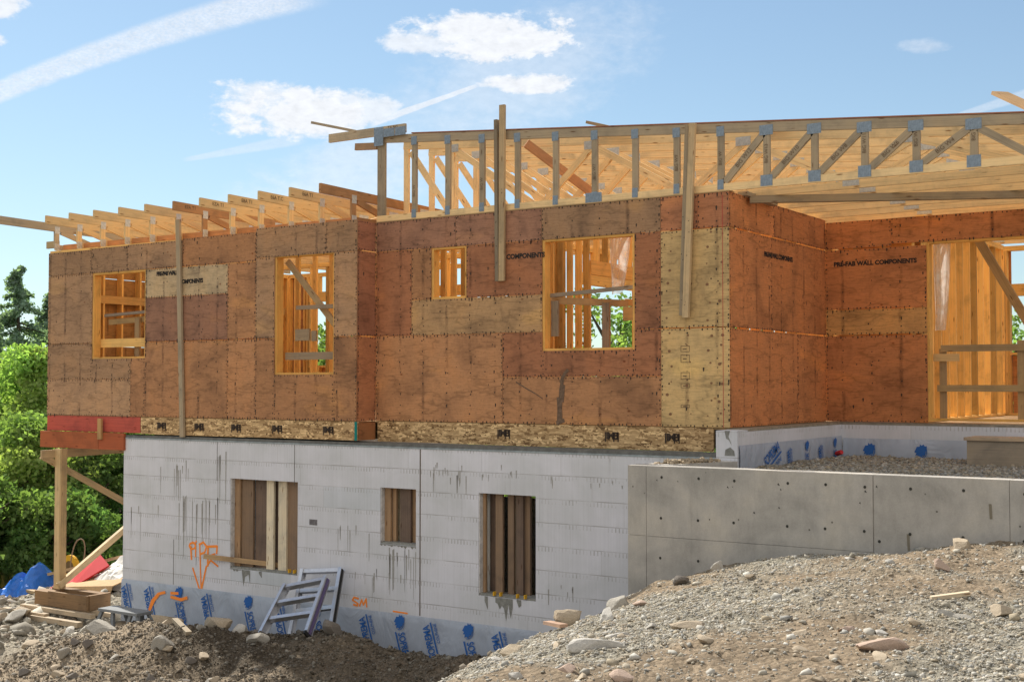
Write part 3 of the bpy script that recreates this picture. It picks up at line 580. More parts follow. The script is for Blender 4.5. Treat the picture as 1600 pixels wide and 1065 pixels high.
# left wing wall (y = Y2)
W2 = dict(pos=Y2)
panel([(XL, -16.6, 0, .6)], J(GB, 1.1), **W2)
panel([(XL, -17.57, .6, 1.195), (-17.57, -16.6, .6, .937)], J(GB, .88), **W2)
panel([(-16.6, -16.26, 0, .937), (-16.26, -14.4, 0, 1.195)], J(BR, 1.05), **W2)
panel([(XL, -17.57, 1.20, 2.36)], J(GB, .98), **W2)
panel([(XL, -17.6, 2.36, 2.755)], J(GB, .8), **W2); panel([(-17.6, -16.7, 2.36, 2.77)], J(GB, .85), **W2); panel([(-16.7, -15.4, 2.36, 2.78)], GB, **W2); panel([(-15.4, -13.8, 2.36, 2.80)], J(BR, .98), **W2)
panel([(-16.26, -14.4, 1.2, 1.9)], PU, label='dark purple-brown plywood right of the left window', **W2)
p_tan = panel([(-16.26, -14.4, 1.9, 2.355)], (.55, .41, .25), label='light tan weathered plywood with smudged black lettering', **W2)
panel([(-14.4, -13.8, 1.2, 2.355)], J(BR, 1.05), **W2)
panel([(-13.8, -13.415, 1.2, 2.40)], J(GB, .95), proud=.006, **W2)
panel([(-14.4, -13.8, 0, 1.195)], J(BR, 1.1), **W2)
panel([(-13.8, -13.415, 0, 1.195), (-13.415, -12.25, 0, .66), (-12.25, XR, 0, 1.195)], J(BR, .95), proud=.006, **W2)
panel([(-12.25, XR, 1.2, 2.40)], J(GB, 1.0), proud=.006, **W2)
panel([(-13.8, -12.4, 2.40, 2.85)], J(GB, .9), proud=.006, **W2); panel([(-12.4, XR, 2.40, 2.85)], J(GB, .82), proud=.006, **W2)
# returns
for z0, z1, c in ((0, 1.195, (.5, .21, .10)), (1.205, 2.41, (.42, .18, .1)), (2.42, ZT, (.40, .17, .10))):
    panel([(Y2+T, Y1, z0, z1)], c, 'x', XR)
panel([(Y1+.0, 16.4, 0, 1.195)], OR, 'x', XA); panel([(16.4, YB, 0, 1.195)], J(OR, .95), 'x', XA)
p_r1 = panel([(Y1+.0, 15.5, 1.207, 2.405)], J(OR, 1.0), 'x', XA); p_r2 = panel([(15.5, YB, 1.207, 2.405)], J(OR, .88), 'x', XA)
panel([(Y1, 15.6, 2.417, ZT)], J(OR, 1.05), 'x', XA); panel([(15.6, YB, 2.417, ZT)], J(OR, .85), 'x', XA)
panel([(XA+.0, -4.92, 0, 1.195)], J(OR, .88), pos=YB); panel([(XA, -4.92, 1.207, 1.56)], (.63, .33, .12), pos=YB, label='pale band of plywood across the recessed wall')
p_pre = panel([(XA, -4.92, 1.563, 2.405)], J(OR, .92), pos=YB); panel([(XA, -5.4, 2.417, 2.8)], J(OR, .9), pos=YB)
panel([(-5.4, -3.3, 2.45, 2.8)], J(OR, .85), pos=YB, joint=0); panel([(-3.3, 2.4, 2.45, 2.8)], J(OR, .85), pos=YB); panel([(-2.2, 2.4, 0, 2.44)], J(OR, .9), pos=YB)
# glowing joints stay as real gaps; stencils
text('PRE-FAB WALL COMPONENTS', (-5.63, YB-.004, 2.20), p_pre, .085, .004, name='stencil_lettering')
text('PRE-FAB WALL COMPONENTS', (XA+.004, 15.75, 2.17), p_r2, .085, .004, face='x+', name='stencil_lettering', spacing=.8)
text('COMPONENTS', (-9.25, Y1-.004, 2.22), p_comp, .09, .004, name='stencil_lettering')
text('PRE-FAB WALL', (-15.75, Y2-.004, 2.27), p_tan, .09, .005, name='stencil_lettering', spacing=.8); text('COMPONENTS', (-15.2, Y2-.004, 2.12), p_tan, .09, .005, name='stencil_lettering', spacing=.8)
mb = MB()
strokes(mb, [[(-8.74, .02), (-8.73, .2), (-8.74, .34)], [(-8.70, .03), (-8.71, .25), (-8.70, .45), (-8.67, .62)], [(-8.76, .02), (-8.66, .05)], [(-8.70, .55), (-8.64, .66), (-8.60, .70)], [(-8.68, .3), (-8.66, .5)]], Y1-.004, .05); strokes(mb, [[(-9.4, .55), (-9.25, .47), (-9.1, .40), (-8.98, .33)]], Y1-.004, .014)
obj('tar_smear', mb, plain('tar_smear', (.19, .125, .085), .9, nz=.5, ns=25), house)
mb = MB()
for zc, h in ((.95, .07), (.83, .09), (.62, .08), (.5, .05), (.25, .03)): 
    for (a, b, c, d) in ((-6.98, -6.86, zc+h/2, zc+h/2+.006), (-6.98, -6.86, zc-h/2, zc-h/2+.006), (-6.98, -6.974, zc-h/2, zc+h/2), (-6.866, -6.86, zc-h/2, zc+h/2), (-6.95, -6.9, zc-.006, zc+.006)):
        mb.poly([(a, Y1-.003, c), (b, Y1-.003, c), (b, Y1-.003, d), (a, Y1-.003, d)])
obj('grade_stamp', mb, GREYINK, house)
for za_, zb_ in ((.05, 1.18), (1.24, 2.38)):
    mb = MB()
    for xx in (-7.13, -6.86, -6.6, -6.45):
        for zz in np.arange(za_+.1, zb_, .2):
            cx, cz, r_ = xx+random.uniform(-.04, .04), zz+random.uniform(-.05, .05), random.uniform(.008, .02); mb.poly([(cx+r_*math.cos(a)*1.15, Y1-.0035, cz+r_*math.sin(a)) for a in np.linspace(0, 6.283, 9)[:-1]])
    tag(obj('knot_plugs', mb, plain('knot_brown', (.24, .13, .07), .8), house), kind='stuff')
# red chalk line at the corner
mb = MB(); mb.box(-6.42, -6.415, Y1-.004, Y1-.001, 0.0, 2.8); obj('chalk_line', mb, plain('red_chalk', (.5, .08, .07), .9), house)

# rim boards (OSB), left red beams
OC = (.54, .385, .21)
def rim(x0, x1, y, z0=-.295, z1=-.008, name='rim_board'):
    mb = MB(); n0 = len(mb.uv); mb.box(x0+.002, x1-.002, y, y+.03, z0, z1, OC, jit=.05); mb.uv[n0:] = [(v[0], v[2]) for v in [mb.v[i] for f in mb.f for i in f]]; return obj(name, mb, OSB, house)
rims = [rim(-16.35, -14.0, Y2+.006, -.275), rim(-14.0, XR+.0, Y2+.004, -.27), rim(XR+.035, -10.2, Y1+.004), rim(-10.2, -8.37, Y1+.005), rim(-8.37, -6.55, Y1+.004)]
for r_, xs_ in ((rims[0], (-15.85, -15.0, -14.2)), (rims[1], (-13.35, -12.35)), (rims[3], (-10.9+1.3, )), (rims[4], (-7.95, -7.1))):
    for x_ in xs_:
        yy = (Y1 if r_ in rims[2:] else Y2)
        text('|1M|BI|', (x_, yy-.001, -.135), r_, .125, .004, STAIN, name='board_stamp', spacing=.62)
mb = MB(); mb.box(XR-.03, XR+.0, Y2+.045, Y1, -.27, -.008, (.33, .14, .06)); obj('rim_board', mb, PLY, house)
mb = MB(); mb.box(XR-.035, XR+.006, Y2-.006, Y2+.0035, -.27, -.008); obj('painted_edge', mb, TEAL, house)
RED = (.50, .10, .07)
mb = MB(); mb.box(XL+.01, -16.36, Y2+.004, Y2+.05, -.262, -.008, RED); 
o = obj('rim_beam', mb, LUM, house); o['label'] = 'red stained rim beam at the left corner'
mb = MB(); mb.box(-18.84, -17.32, Y2-.045, Y2+.0, -.545, -.27, (.45, .13, .05)); mb.box(-17.315, -16.70, Y2-.043, Y2+.0, -.545, -.27, (.42, .11, .045))
o = obj('support_beam', mb, LUM, house); o['label'] = 'lower orange-red beam sticking out past the left corner'
mb = MB(); mb.box(-17.30, -17.21, Y2-.085, Y2-.047, -.38, -.04, (.55, .33, .14)); obj('cleat', mb, LUM, house)
# cantilever underside joists and left end rim
mb = MB(); mb.box(XL+.01, XL+.05, Y2+.05, 19.6, -.262, -.008, RED)
for y in np.arange(14.2, 19.5, .406): mb.box(XL+.05, -16.5, y, y+.04, -.262, -.03, FRESH)
obj('floor_joist', mb, LUM, house)

# floor deck
mb = MB(); mb.box(XL+.02, XR, Y2+.02, 19.6, -.026, -.004, (.66, .45, .24)); mb.box(XR, XA-.02, Y1+.02, 22.6, -.026, -.004, (.50, .33, .17)); mb.box(XA-.02, 2.4, YB+.02, 22.6, -.026, -.004, (.50, .33, .17))
obj('floor_deck', mb, PLY, house)

# ---- foundation: foam-block basement wall
def wall_holes(mb, x0, x1, z0, z1, y0, y1, holes, colr=(1, 1, 1)):
    xs_ = sorted({x0, x1, *[h[0] for h in holes], *[h[1] for h in holes]}); zs = sorted({z0, z1, *[h[2] for h in holes], *[h[3] for h in holes]})
    for i in range(len(xs_)-1):
        for j in range(len(zs)-1):
            cx, cz = (xs_[i]+xs_[i+1])/2, (zs[j]+zs[j+1])/2
            if any(h[0] < cx < h[1] and h[2] < cz < h[3] for h in holes): continue
            mb.box(xs_[i], xs_[i+1], y0, y1, zs[j], zs[j+1], colr, jit=0)
BW = [(-14.31, -12.93, -2.25, -.90), (-11.387, -10.76, -1.68, -.906), (-9.72, -8.83, -2.24, -.905)]
mb = MB(); wall_holes(mb, -16.74, -6.42, -3.6, -.34, Y2, Y2+.30, BW); mb.box(-16.74, -16.44, Y2+.30, 22, -3.6, -.34, jit=0); mb.box(-16.44, -6.3, 21.7, 22, -3.6, -2.2, jit=0)
mb.box(-6.33, -6.06, Y2, Y2+.30, -.34, -.02, jit=0); mb.box(-6.36, -6.06, Y2+.30, 17.3, -3.6, -.035, jit=0); mb.box(-6.36, 2.4, 17.3, 17.6, -3.6, -.035, jit=0); mb.box(-6.42, -6.06, Y2, Y2+.30, -3.6, -.34, jit=0)
fnd = obj('foundation_wall', mb, FOAM, house)
mb = MB(); mb.box(-16.44, -6.36, Y2+.30, 21.7, -3.35, -3.2, (.3, .3, .28)); obj('basement_slab', mb, CONC, house)
# ledge: concrete core + sill strip
mb = MB(); mb.box(-16.72, -16.3, Y2+.01, Y2+.30, -.338, -.30, (.16, .17, .17)); mb.box(-16.3, -6.34, Y2+.012, Y2+.38, -.338, -.296, (.17, .17, .16))
mb.box(-6.33, -6.075, Y2+.3, 17.3, -.033, -.008, (.30, .26, .2)); mb.box(-6.3, 2.4, 17.315, 17.5, -.033, -.008, (.28, .25, .2)); obj('sill_ledge', mb, LEDGE, house)
mb = MB(); mb.box(-16.735, -6.345, Y2-.006, Y2+.009, -.358, -.335, (.30, .34, .36)); obj('sill_flashing', mb, LEDGE, house)
# dark core concrete edge + corner damage
mb = MB()
for P in ([(-6.22, -.02), (-6.15, -.02), (-6.17, -.09), (-6.15, -.13), (-6.13, -.19), (-6.165, -.13), (-6.2, -.11)], [(-6.21, -.24), (-6.15, -.21), (-6.10, -.25), (-6.09, -.31), (-6.22, -.31)]):
    mb.poly([(a, Y2-.003, b) for a, b in P])
obj('chipped_core', mb, MORTAR, fnd)
mb = MB(); mb.box(-10.695, -10.68, Y2-.004, Y2-.001, -2.6, -.36); obj('seam_gap', mb, plain('seam_brown', (.09, .06, .035), .9), fnd)
mb = MB()
for x_ in (-15.55, -14.6, -13.0): mb.box(x_, x_+.008, Y2-.003, Y2-.001, -2.6 if x_ < -15 else -.95, -1.9 if x_ < -15 else -.36)
obj('seam_gap', mb, plain('seam_grey', (.12, .11, .1), .9), fnd)
# sill mortar spills below windows
def drip(mb, x0, x1, z, ln):
    n = int((x1-x0)/.03); pts = [(x0, z)]
    for i in range(n+1): pts.append((x0+(x1-x0)*i/n, z-ln*random.uniform(.15, 1)*(1 if i % 2 else .35)))
    pts.append((x1, z)); mb.poly([(a, Y2-.004, b) for a, b in pts][::-1])
for grp in (((-14.05, -13.88, -2.25, .30),), ((-13.7, -13.64, -2.25, .18),), ((-9.45, -9.18, -2.24, .42),), ((-9.62, -9.57, -2.24, .4),), ((-9.12, -9.05, -2.24, .4),), ((-14.31, -14.06, -2.25, .05),), ((-11.39, -10.76, -1.68, .05),)):
    mb = MB()
    for q in grp: drip(mb, *q)
    obj('mortar_spill', mb, MORTAR, fnd)
for h in BW: mb = MB(); mb.box(h[0]+.003, h[1]-.003, Y2+.02, Y2+.29, h[2]-.001, h[2]+.03); obj('mortar_sill', mb, MORTAR, fnd)
mb = MB()
for x_ in (-9.48, -9.38, -9.12, -9.0, -13.1, -13.0): mb.box(x_, x_+.02, Y2-.02, Y2+.03, -2.22, -2.17)
obj('yellow_clip', mb, YELLOW, fnd)
for h in BW:
    mb = MB(); mb.box(h[0]+.002, h[0]+.014, Y2+.01, Y2+.29, h[2]+.032, h[3]-.002, (.62, .61, .60)); obj('window_reveal', mb, LEDGE, fnd)
mb = MB()
for xa_, xb_, za_, n_, l0, l1 in ((-15.45, -14.45, -1.22, 18, .25, 1.15), (-15.9, -15.2, -.7, 10, .1, .5), (-14.6, -14.4, -.5, 5, .3, 1.4), (-12.3, -11.5, -1.45, 7, .1, .4), (-11.3, -10.75, -1.75, 14, .1, .6), (-10.5, -9.9, -.62, 10, .05, .3), (-10.6, -8.9, -.55, 14, .04, .14), (-12.0, -10.8, -2.05, 9, .1, .35), (-8.6, -7.2, -.62, 8, .04, .12), (-9.0, -7.2, -2.0, 6, .05, .2), (-16.6, -15.6, -1.4, 5, .1, .5)):
    for _ in range(n_):
        x_ = random.uniform(xa_, xb_); z_ = za_+random.uniform(-.12, .04); l_ = random.uniform(l0, l1); w_ = random.uniform(.004, .011)
        if any(h[0]-.02 < x_ < h[1]+.02 and z_-l_ < h[3]+.02 and z_ > h[2] for h in BW): continue
        mb.poly([(x_-w_, Y2-.0025, z_), (x_-w_*.4, Y2-.0025, z_-l_), (x_+w_*.4, Y2-.0025, z_-l_*.97), (x_+w_, Y2-.0025, z_)])
tag(obj('grime_streaks', mb, plain('grime', (.36, .35, .33), .9, nz=.3, ns=30), fnd), kind='stuff')
# seam board scuffs: small grey repairs
mb = MB(); mb.box(-12.9+.2, -12.55+.0, Y2-.003, Y2-.001, -1.5, -1.42); obj('scuff', mb, plain('scuff_grey', (.2, .19, .2), .9, nz=.5, ns=40), fnd)
# membrane
def sheet(x0, x1, z0, z1, y, axis_='y', seed=3):
    nx, nz = max(8, int((x1-x0)/.06)), max(6, int((z1-z0)/.05)); A, B = np.meshgrid(np.linspace(x0, x1, nx), np.linspace(z0, z1, nz), indexing='ij')
    w_ = .012*vnoise(A, B, .6, seed)+.010*np.abs(vnoise(A+B*.6, B, .22, seed+1)); fade = np.clip((B-z0)/.1, 0, 1)*np.clip((z1-B)/.08+.15, 0, 1)
    if axis_ == 'y': XX, YY = A, y-.008-(w_+.012)*fade
    else: XX, YY = y+.008+(w_+.012)*fade, A
    me = grid_mesh('membrane', XX, YY, B, np.ones((*A.shape, 3)), MEMB); return me
mem = link('membrane', sheet(-16.75, -7.0, -3.6, -2.61, Y2), house); mem2 = link('membrane', sheet(Y2+.03, 17.29, -.6, -.19, -6.06, 'x', 5), house); mem3 = link('membrane', sheet(-6.02, 2.2, -.62, -.22, 17.3, 'y', 9), house)
mb = MB()
LOGO = [(-.05, 0), (-.055, .03), (-.03, .05), (-.045, .075), (-.02, .07), (-.01, .095), (.015, .085), (.03, .1), (.045, .075), (.06, .06), (.05, .035), (.065, .01), (.05, -.02), (.06, -.05), (.035, -.045), (.02, -.075), (.005, -.04), (-.015, -.06), (-.02, -.03), (-.045, -.035)]
def logo_mesh():
    mb = MB(); mb.poly([(a*1.1, b*1.1, 0) for a, b in LOGO]); a = .0
    for r0, r1, t0, t1 in ((.085, .093, -1.0, .9), (.068, .075, -.8, .7)):
        pts = [(r1*math.cos(t0+(t1-t0)*i/6), r1*math.sin(t0+(t1-t0)*i/6)) for i in range(7)]+[(r0*math.cos(t0+(t1-t0)*i/6), r0*math.sin(t0+(t1-t0)*i/6)) for i in range(6, -1, -1)]
        mb.poly([(p, q, 0) for p, q in pts])
    return mb.mesh('printed_logo', BLUEINK)
LOGOM = logo_mesh(); mb = MB(); mb.poly([(-.3, -.012, 0), (.3, -.012, 0), (.3, .012, 0), (-.3, .012, 0)]); BARM = mb.mesh('printed_bar', BLUEINK)
def print_brand(x, z, parent, face='y-', way=1, y=Y2-.034, s=1.0, tilt=-1.27, logo=True):
    # way 1: reads downwards, way -1: reads upwards
    roll = tilt if way == 1 else tilt+math.pi
    d = (math.cos(tilt), math.sin(tilt)); n = (-math.sin(roll), math.cos(roll))
    base = Matrix.Rotation(R(90), 4, 'X') if face == 'y-' else Matrix.Rotation(R(90), 4, 'Z') @ Matrix.Rotation(R(90), 4, 'X')
    def P(a, b): return (x+a, y, z+b) if face == 'y-' else (y, x+a, z+b)
    text('SOPREMA', P(0, 0), parent, .16*s, .003, BLUEINK, face, roll, 'printed_lettering', .92).scale = (.66, 1, 1)
    o = link('printed_bar', BARM, parent, P(-n[0]*.085*s, -n[1]*.085*s)); o.rotation_euler = (base @ Matrix.Rotation(roll, 4, 'Z')).to_euler(); o.scale = (.8*s, s, s)
    text('COLPHENE', P(-n[0]*.15*s+d[0]*.08*s*way, -n[1]*.15*s+d[1]*.08*s*way), parent, .07*s, .001, BLUEINK, face, roll, 'printed_lettering').scale = (.75, 1, 1)
    if logo:
        o = link('printed_logo', LOGOM, parent, P(-d[0]*.36*s, -d[1]*.36*s)); o.rotation_euler = (base @ Matrix.Rotation(roll+.6, 4, 'Z')).to_euler(); o.scale = (s*1.15,)*3
for x_, z_, wy in ((-16.62, -3.1, -1), (-16.08, -2.99, -1), (-15.30, -3.18, 1), (-14.78, -3.02, -1), (-13.80, -3.2, 1), (-13.27, -3.07, -1), (-12.45, -3.2, 1), (-11.62, -3.02, -1), (-10.93, -3.2, 1), (-10.50, -3.05, -1), (-9.78, -3.22, 1), (-9.38, -3.04, -1)):
    print_brand(x_, -3.06 if wy == 1 else -2.92, mem, way=wy, logo=(wy == 1), s=1.0)
print_brand(14.75, -.33, mem2, 'x+', 1, -6.06+.035, 1.15, .42, False)
for yy, wy in ((15.3, -1), (15.95, 1), (16.4, -1), (17.0, 1)): print_brand(yy, -.45 if wy == -1 else -.52, mem2, 'x+', wy, -6.06+.035, .7, -1.4, wy == 1)
for xx in (-5.55, -4.85, -4.1, -3.4): print_brand(xx, -.70, mem3, 'y-', 1, 17.3-.036, .95, -1.2, True)
for o in (LOGOM,): pass
mb = MB()
PIPE = [[(-15.05, -1.96), (-15.07, -2.0), (-15.12, -2.02), (-15.17, -2.0), (-15.19, -1.97), (-15.17, -1.94), (-15.12, -1.92), (-15.07, -1.93), (-15.05, -1.96)], [(-15.16, -1.98), (-15.14, -2.18)], [(-15.05, -1.99), (-15.05, -2.13)], [(-15.04, -1.89), (-15.04, -1.91)], [(-14.96, -1.94), (-14.92, -2.66)], [(-14.97, -1.94), (-14.88, -1.9), (-14.81, -1.96), (-14.85, -2.05), (-14.93, -2.08)], [(-14.78, -1.96), (-14.78, -2.25)], [(-14.81, -1.96), (-14.58, -1.94), (-14.59, -2.05)], [(-14.78, -2.11), (-14.63, -2.06)], [(-14.79, -2.25), (-14.72, -2.16), (-14.56, -2.24)], [(-15.11, -2.31), (-14.95, -2.64)], [(-14.81, -2.26), (-14.92, -2.64)]]
strokes(mb, PIPE, Y2-.004, .034); obj('spray_lettering', mb, ORANGE, fnd); mb = MB()
strokes(mb, [[(-11.77, -2.47), (-11.85, -2.46), (-11.88, -2.5), (-11.78, -2.54), (-11.79, -2.57), (-11.86, -2.56)], [(-11.75, -2.57), (-11.71, -2.48), (-11.68, -2.55), (-11.63, -2.46), (-11.62, -2.57)]], Y2-.004, .03)
obj('spray_lettering', mb, ORANGE, fnd); mb = MB(); strokes(mb, [[(-11.15, -2.585), (-10.9, -2.59)]], Y2-.004, .02)
obj('spray_mark', mb, ORANGE, fnd)
mb = MB(); strokes(mb, [[(-16.05, -3.02), (-15.99, -2.89), (-15.85, -2.77), (-15.7, -2.73)], [(-16.05, -3.04), (-15.95, -2.88), (-15.85, -2.79)], [(-15.56, -2.73), (-15.4, -2.72)], [(-15.56, -2.79), (-15.33, -2.81), (-15.2, -2.77)]], Y2-.036, .045)
obj('spray_mark', mb, ORANGE, mem)

# ---- wall framing
def stud_wall(a0, a1, fixed, axis_, z0, z1, openings=(), sp_=.406, th=.09, colr=FRESH, name='stud_wall', ply=None, skipst=()):
    # axis 'x': wall runs along x at y=fixed..fixed+th ; plates are the part, each stud a sub-part
    mb = MB()
    def bx(m_, p0, p1, q0, q1, c=colr, o=0.0): m_.box(p0, p1, fixed+o, fixed+th-o, q0, q1, c) if axis_ == 'x' else m_.box(fixed+o, fixed+th-o, p0, p1, q0, q1, c)
    lower = [o for o in openings if o[2] <= z0+.05]
    seg = a0
    for o in sorted(lower): bx(mb, seg, o[0], z0, z0+.038); seg = o[1]
    bx(mb, seg, a1, z0, z0+.038); bx(mb, a0, a1, z1-.038, z1); bx(mb, a0+.01, a1-.01, z1-.078, z1-.040, o=.001)
    for (p0, p1, q0, q1) in openings:
        bx(mb, p0-.002, p1+.002, q1, q1+.2, J(colr, .9), .002)
        if q0 > z0+.1: bx(mb, p0, p1, q0-.038, q0, o=.001)
    w_ = obj(name, mb, LUM, house)
    xs_ = list(np.arange(a0, a1-.02, sp_))+[a1-.038]
    def st(p, q0, q1):
        m2 = MB(); bx(m2, p, p+.038, q0, q1, J(colr, random.choice((.55, .8, .95, 1.0, 1.05, 1.1))), .0015); obj('stud', m2, LUM, w_)
    for p in xs_:
        op = [o for o in openings if o[0]-.05 < p < o[1]+.012]
        if not op: st(p, z0+.038, z1-.078)
        else:
            o = op[0]
            if o[0]+.03 < p < o[1]-.03 and o[2] > z0+.2: st(p, z0+.038, o[2]-.038)
            if o[0]+.03 < p < o[1]-.03 and z1-o[3]-.3 > .1: st(p, o[3]+.2, z1-.078)
    for o in openings:
        for p in (o[0]-.04, o[0]-.08, o[1]+.002, o[1]+.042): st(p, z0+.038, min(o[3], z1-.08) if p in (o[0]-.04, o[1]+.002) else z1-.078)
    return w_
OPL = [(-17.57, -16.26, .937, 2.36), (-13.415, -12.25, .66, 2.42)]; OPB = [(-10.82, -10.22, 1.70, 2.42), (-8.99, -7.62, .955, 2.42)]
stud_wall(XL+.02, XR-.05, Y2+.0135, 'x', 0, 2.79, OPL, th=.14); stud_wall(XR, XA-.02, Y1+.0135, 'x', 0, 2.84, OPB, th=.14)
stud_wall(Y1+.16, YB, XA-.155, 'y', 0, 2.84, th=.14); stud_wall(XA-.01, 2.4, YB+.0135, 'x', .03, 2.80, [(-4.92, -2.25, .04, 2.45)], th=.14)
# window trim: jambs and sill flush behind the sheathing
def opening_frame(x0, x1, z0, z1, y, nm='window_frame'):
    mb = MB(); c = (.76, .43, .12)
    mb.box(x0-.001, x0+.03, y+.014, y+.152, z0, z1, c); mb.box(x1-.03, x1+.001, y+.014, y+.152, z0, z1, c); mb.box(x0+.03, x1-.03, y+.015, y+.151, z0, z0+.03, c); mb.box(x0+.03, x1-.03, y+.015, y+.151, z1-.03, z1, c)
    return obj(nm, mb, LUM, house)
for o in OPL: opening_frame(*o, Y2)
for o in OPB: opening_frame(*o, Y1)
opening_frame(-4.92, -2.25, .03, 2.45, YB, 'door_frame')
# interior partitions
stud_wall(14.36, 18.4, -9.32, 'y', 0, 2.84, [(15.9, 17.9, .04, 2.1)], sp_=.25); stud_wall(-18.5, -12.6, 18.3, 'x', 0, 2.84, [(-15.6, -14.7, .04, 2.1)]); stud_wall(14.0, 19.4, -14.35, 'y', 0, 2.79, [(17.0, 17.9, .04, 2.1)])
stud_wall(-13.9, -10.9, 16.9, 'x', 0, 2.84, [(-12.0, -11.1, .04, 2.1)]); stud_wall(-9.1, -6.6, 18.6, 'x', 0, 2.84, [(-8.0, -7.2, .04, 2.1)]); stud_wall(14.4, 20.6, -11.0, 'y', 0, 2.84, [(18.5, 20.4, .04, 2.2)], sp_=.25)
stud_wall(17.7, 22.4, -5.12, 'y', 0, 2.84, th=.11, sp_=.406); stud_wall(-9.9, -9.35, 15.3, 'x', 0, 2.84)
# outer back and end walls with inside face of plywood visible
stud_wall(14.0, 19.5, XL+.02, 'y', 0, 2.79, th=.14)
for a in range(4):
    for z0_, z1_ in ((0, 1.19), (1.2, 2.4), (2.41, 2.79)):
        mb = MB(); mb.box(XL, XL+.0195, 13.83+a*1.44, 13.83+(a+1)*1.44-.004, z0_, z1_, (.42, .24, .10)); obj('sheathing_panel', mb, PLY, house)
mb = MB()
for z_ in (.28, 1.95): mb.box(XL+.075, XL+.16, 13.97, 19.4, z_, z_+.14, (.58, .36, .14))
obj('blocking', mb, LUM, house)
stud_wall(XL+.16, -12.0, 19.5, 'x', 0, 2.79, [(-15.2, -13.0, .9, 2.2), (-18.0, -16.4, .9, 2.2)]); stud_wall(-11.8, 2.4, 22.5, 'x', 0, 2.84, [(-11.4, -8.2, .35, 2.2), (-7.6, -5.6, .3, 2.2), (-4.95, -1.2, 1.05, 2.0)], th=.14, sp_=.6)
def back_panel(x0_, x1_, y_, z0_, z1_): m_ = MB(); m_.box(x0_+.003, x1_-.003, y_, y_+.015, z0_, z1_, (.55, .27, .12)); obj('sheathing_panel', m_, PLY, house)
for x0_, x1_, z1_ in ((XL, -18.0, 2.79), (-16.4, -15.2, 2.79), (-13.0, -12.0, 2.79), (-18.0, -16.4, .9), (-15.2, -13.0, .9)): back_panel(x0_, x1_, 19.6, 0, z1_)
for x0_, x1_, z1_ in ((-11.8, -11.4, 2.84), (-8.2, -7.6, 2.84), (-5.6, -4.95, 2.84), (-1.2, 2.4, 2.84), (-11.4, -8.2, .3), (-7.6, -5.6, .3), (-4.95, -1.2, 1.0)): back_panel(x0_, x1_, 22.65, 0, z1_)
# added boards behind the open plywood joints stop white daylight in the gaps
for y_, xa_, xb_, zs_ in ((YB, -6.2, -5.0, (1.2, 1.56, 2.41)), (Y1, -7.2, -6.5, (1.2, 2.41)), (Y1, -11.7, -9.1, (1.2,)), (Y2, -18.5, -13.5, (1.2,))):
    for z_ in zs_: m_ = MB(); m_.box(xa_, xb_, y_+.155, y_+.19, z_-.07, z_+.07, FRESH); obj('blocking', m_, LUM, house)
# loose bracing seen through the openings
mb = MB()
mb.beam((-13.35, Y2+.2, 2.35), (-12.2, Y2+.35, 1.05), .04, .09, (0, 0, 1), (.42, .29, .15)); obj('diagonal_brace', mb, LUM, house)
mb = MB(); mb.box(-13.15, -12.2, Y2+.17, Y2+.21, 1.62, 1.68, (.30, .22, .15)); mb.box(-13.35, -12.2, Y2+.16, Y2+.20, .88, .99, (.33, .25, .17)); mb.box(-13.15, -12.87, Y2+.155, Y2+.19, 1.16, 1.33, (.33, .24, .15)); mb.box(-12.83, -12.74, Y2+.157, Y2+.19, 1.15, 1.30, (.33, .24, .15)); obj('guard_rail', mb, LUM, house)
mb = MB(); mb.beam((-17.45, Y2+.17, 1.66), (-16.2, Y2+.17, 1.70), .04, .045, (0, 0, 1), (.28, .22, .17)); mb.beam((-17.4, Y2+.22, 1.55), (-16.2, Y2+.3, 1.60), .04, .09, (0, 0, 1), (.45, .29, .13)); mb.box(-16.75, -16.64, Y2+.2, Y2+.24, .94, 1.6, (.38, .25, .13)); obj('guard_rail', mb, LUM, house)
mb = MB(); mb.beam((-8.99, Y1+.17, 1.69), (-7.6, Y1+.17, 1.76), .04, .05, (0, 0, 1), (.29, .23, .17)); mb.beam((-8.98, Y1+.20, 1.63), (-8.2, Y1+.9, 1.60), .04, .09, (0, 0, 1), (.45, .29, .14)); mb.box(-8.95, -8.84, Y1+.155, Y1+.185, 1.15, 1.62, (.27, .21, .15))
mb.box(-8.43, -8.32, Y1+.6, Y1+.64, .02, 1.6, (.30, .22, .15)); mb.beam((-8.25, Y1+.9, 1.62), (-6.9, Y1+2.2, 1.50), .04, .09, (0, 0, 1), (.62, .38, .15)); mb.box(-8.25, -7.8, Y1+.85, Y1+.89, 1.37, 1.55, (.62, .38, .15)); obj('guard_rail', mb, LUM, house)
mb = MB(); mb.box(-4.80, -2.3, YB+.2, YB+.24, .96, 1.05, (.36, .25, .13)); mb.box(-4.85, -2.3, YB+.2, YB+.24, .42, .51, (.40, .28, .14)); mb.box(-4.83, -4.74, YB+.245, YB+.285, .04, 1.0, (.34, .24, .13)); mb.box(-3.82, -3.73, YB+.245, YB+.285, .04, 1.1, (.42, .29, .15)); mb.box(-4.92+.03, -4.55, YB+.16, YB+.195, .83, .93, (.62, .42, .2)); obj('guard_rail', mb, LUM, house)
mb = MB(); mb.beam((-4.42, YB+.5, 2.6), (-3.4, YB+1.2, .5), .04, .12, (1, 0, 0), (.44, .29, .14)); obj('diagonal_brace', mb, LUM, house)
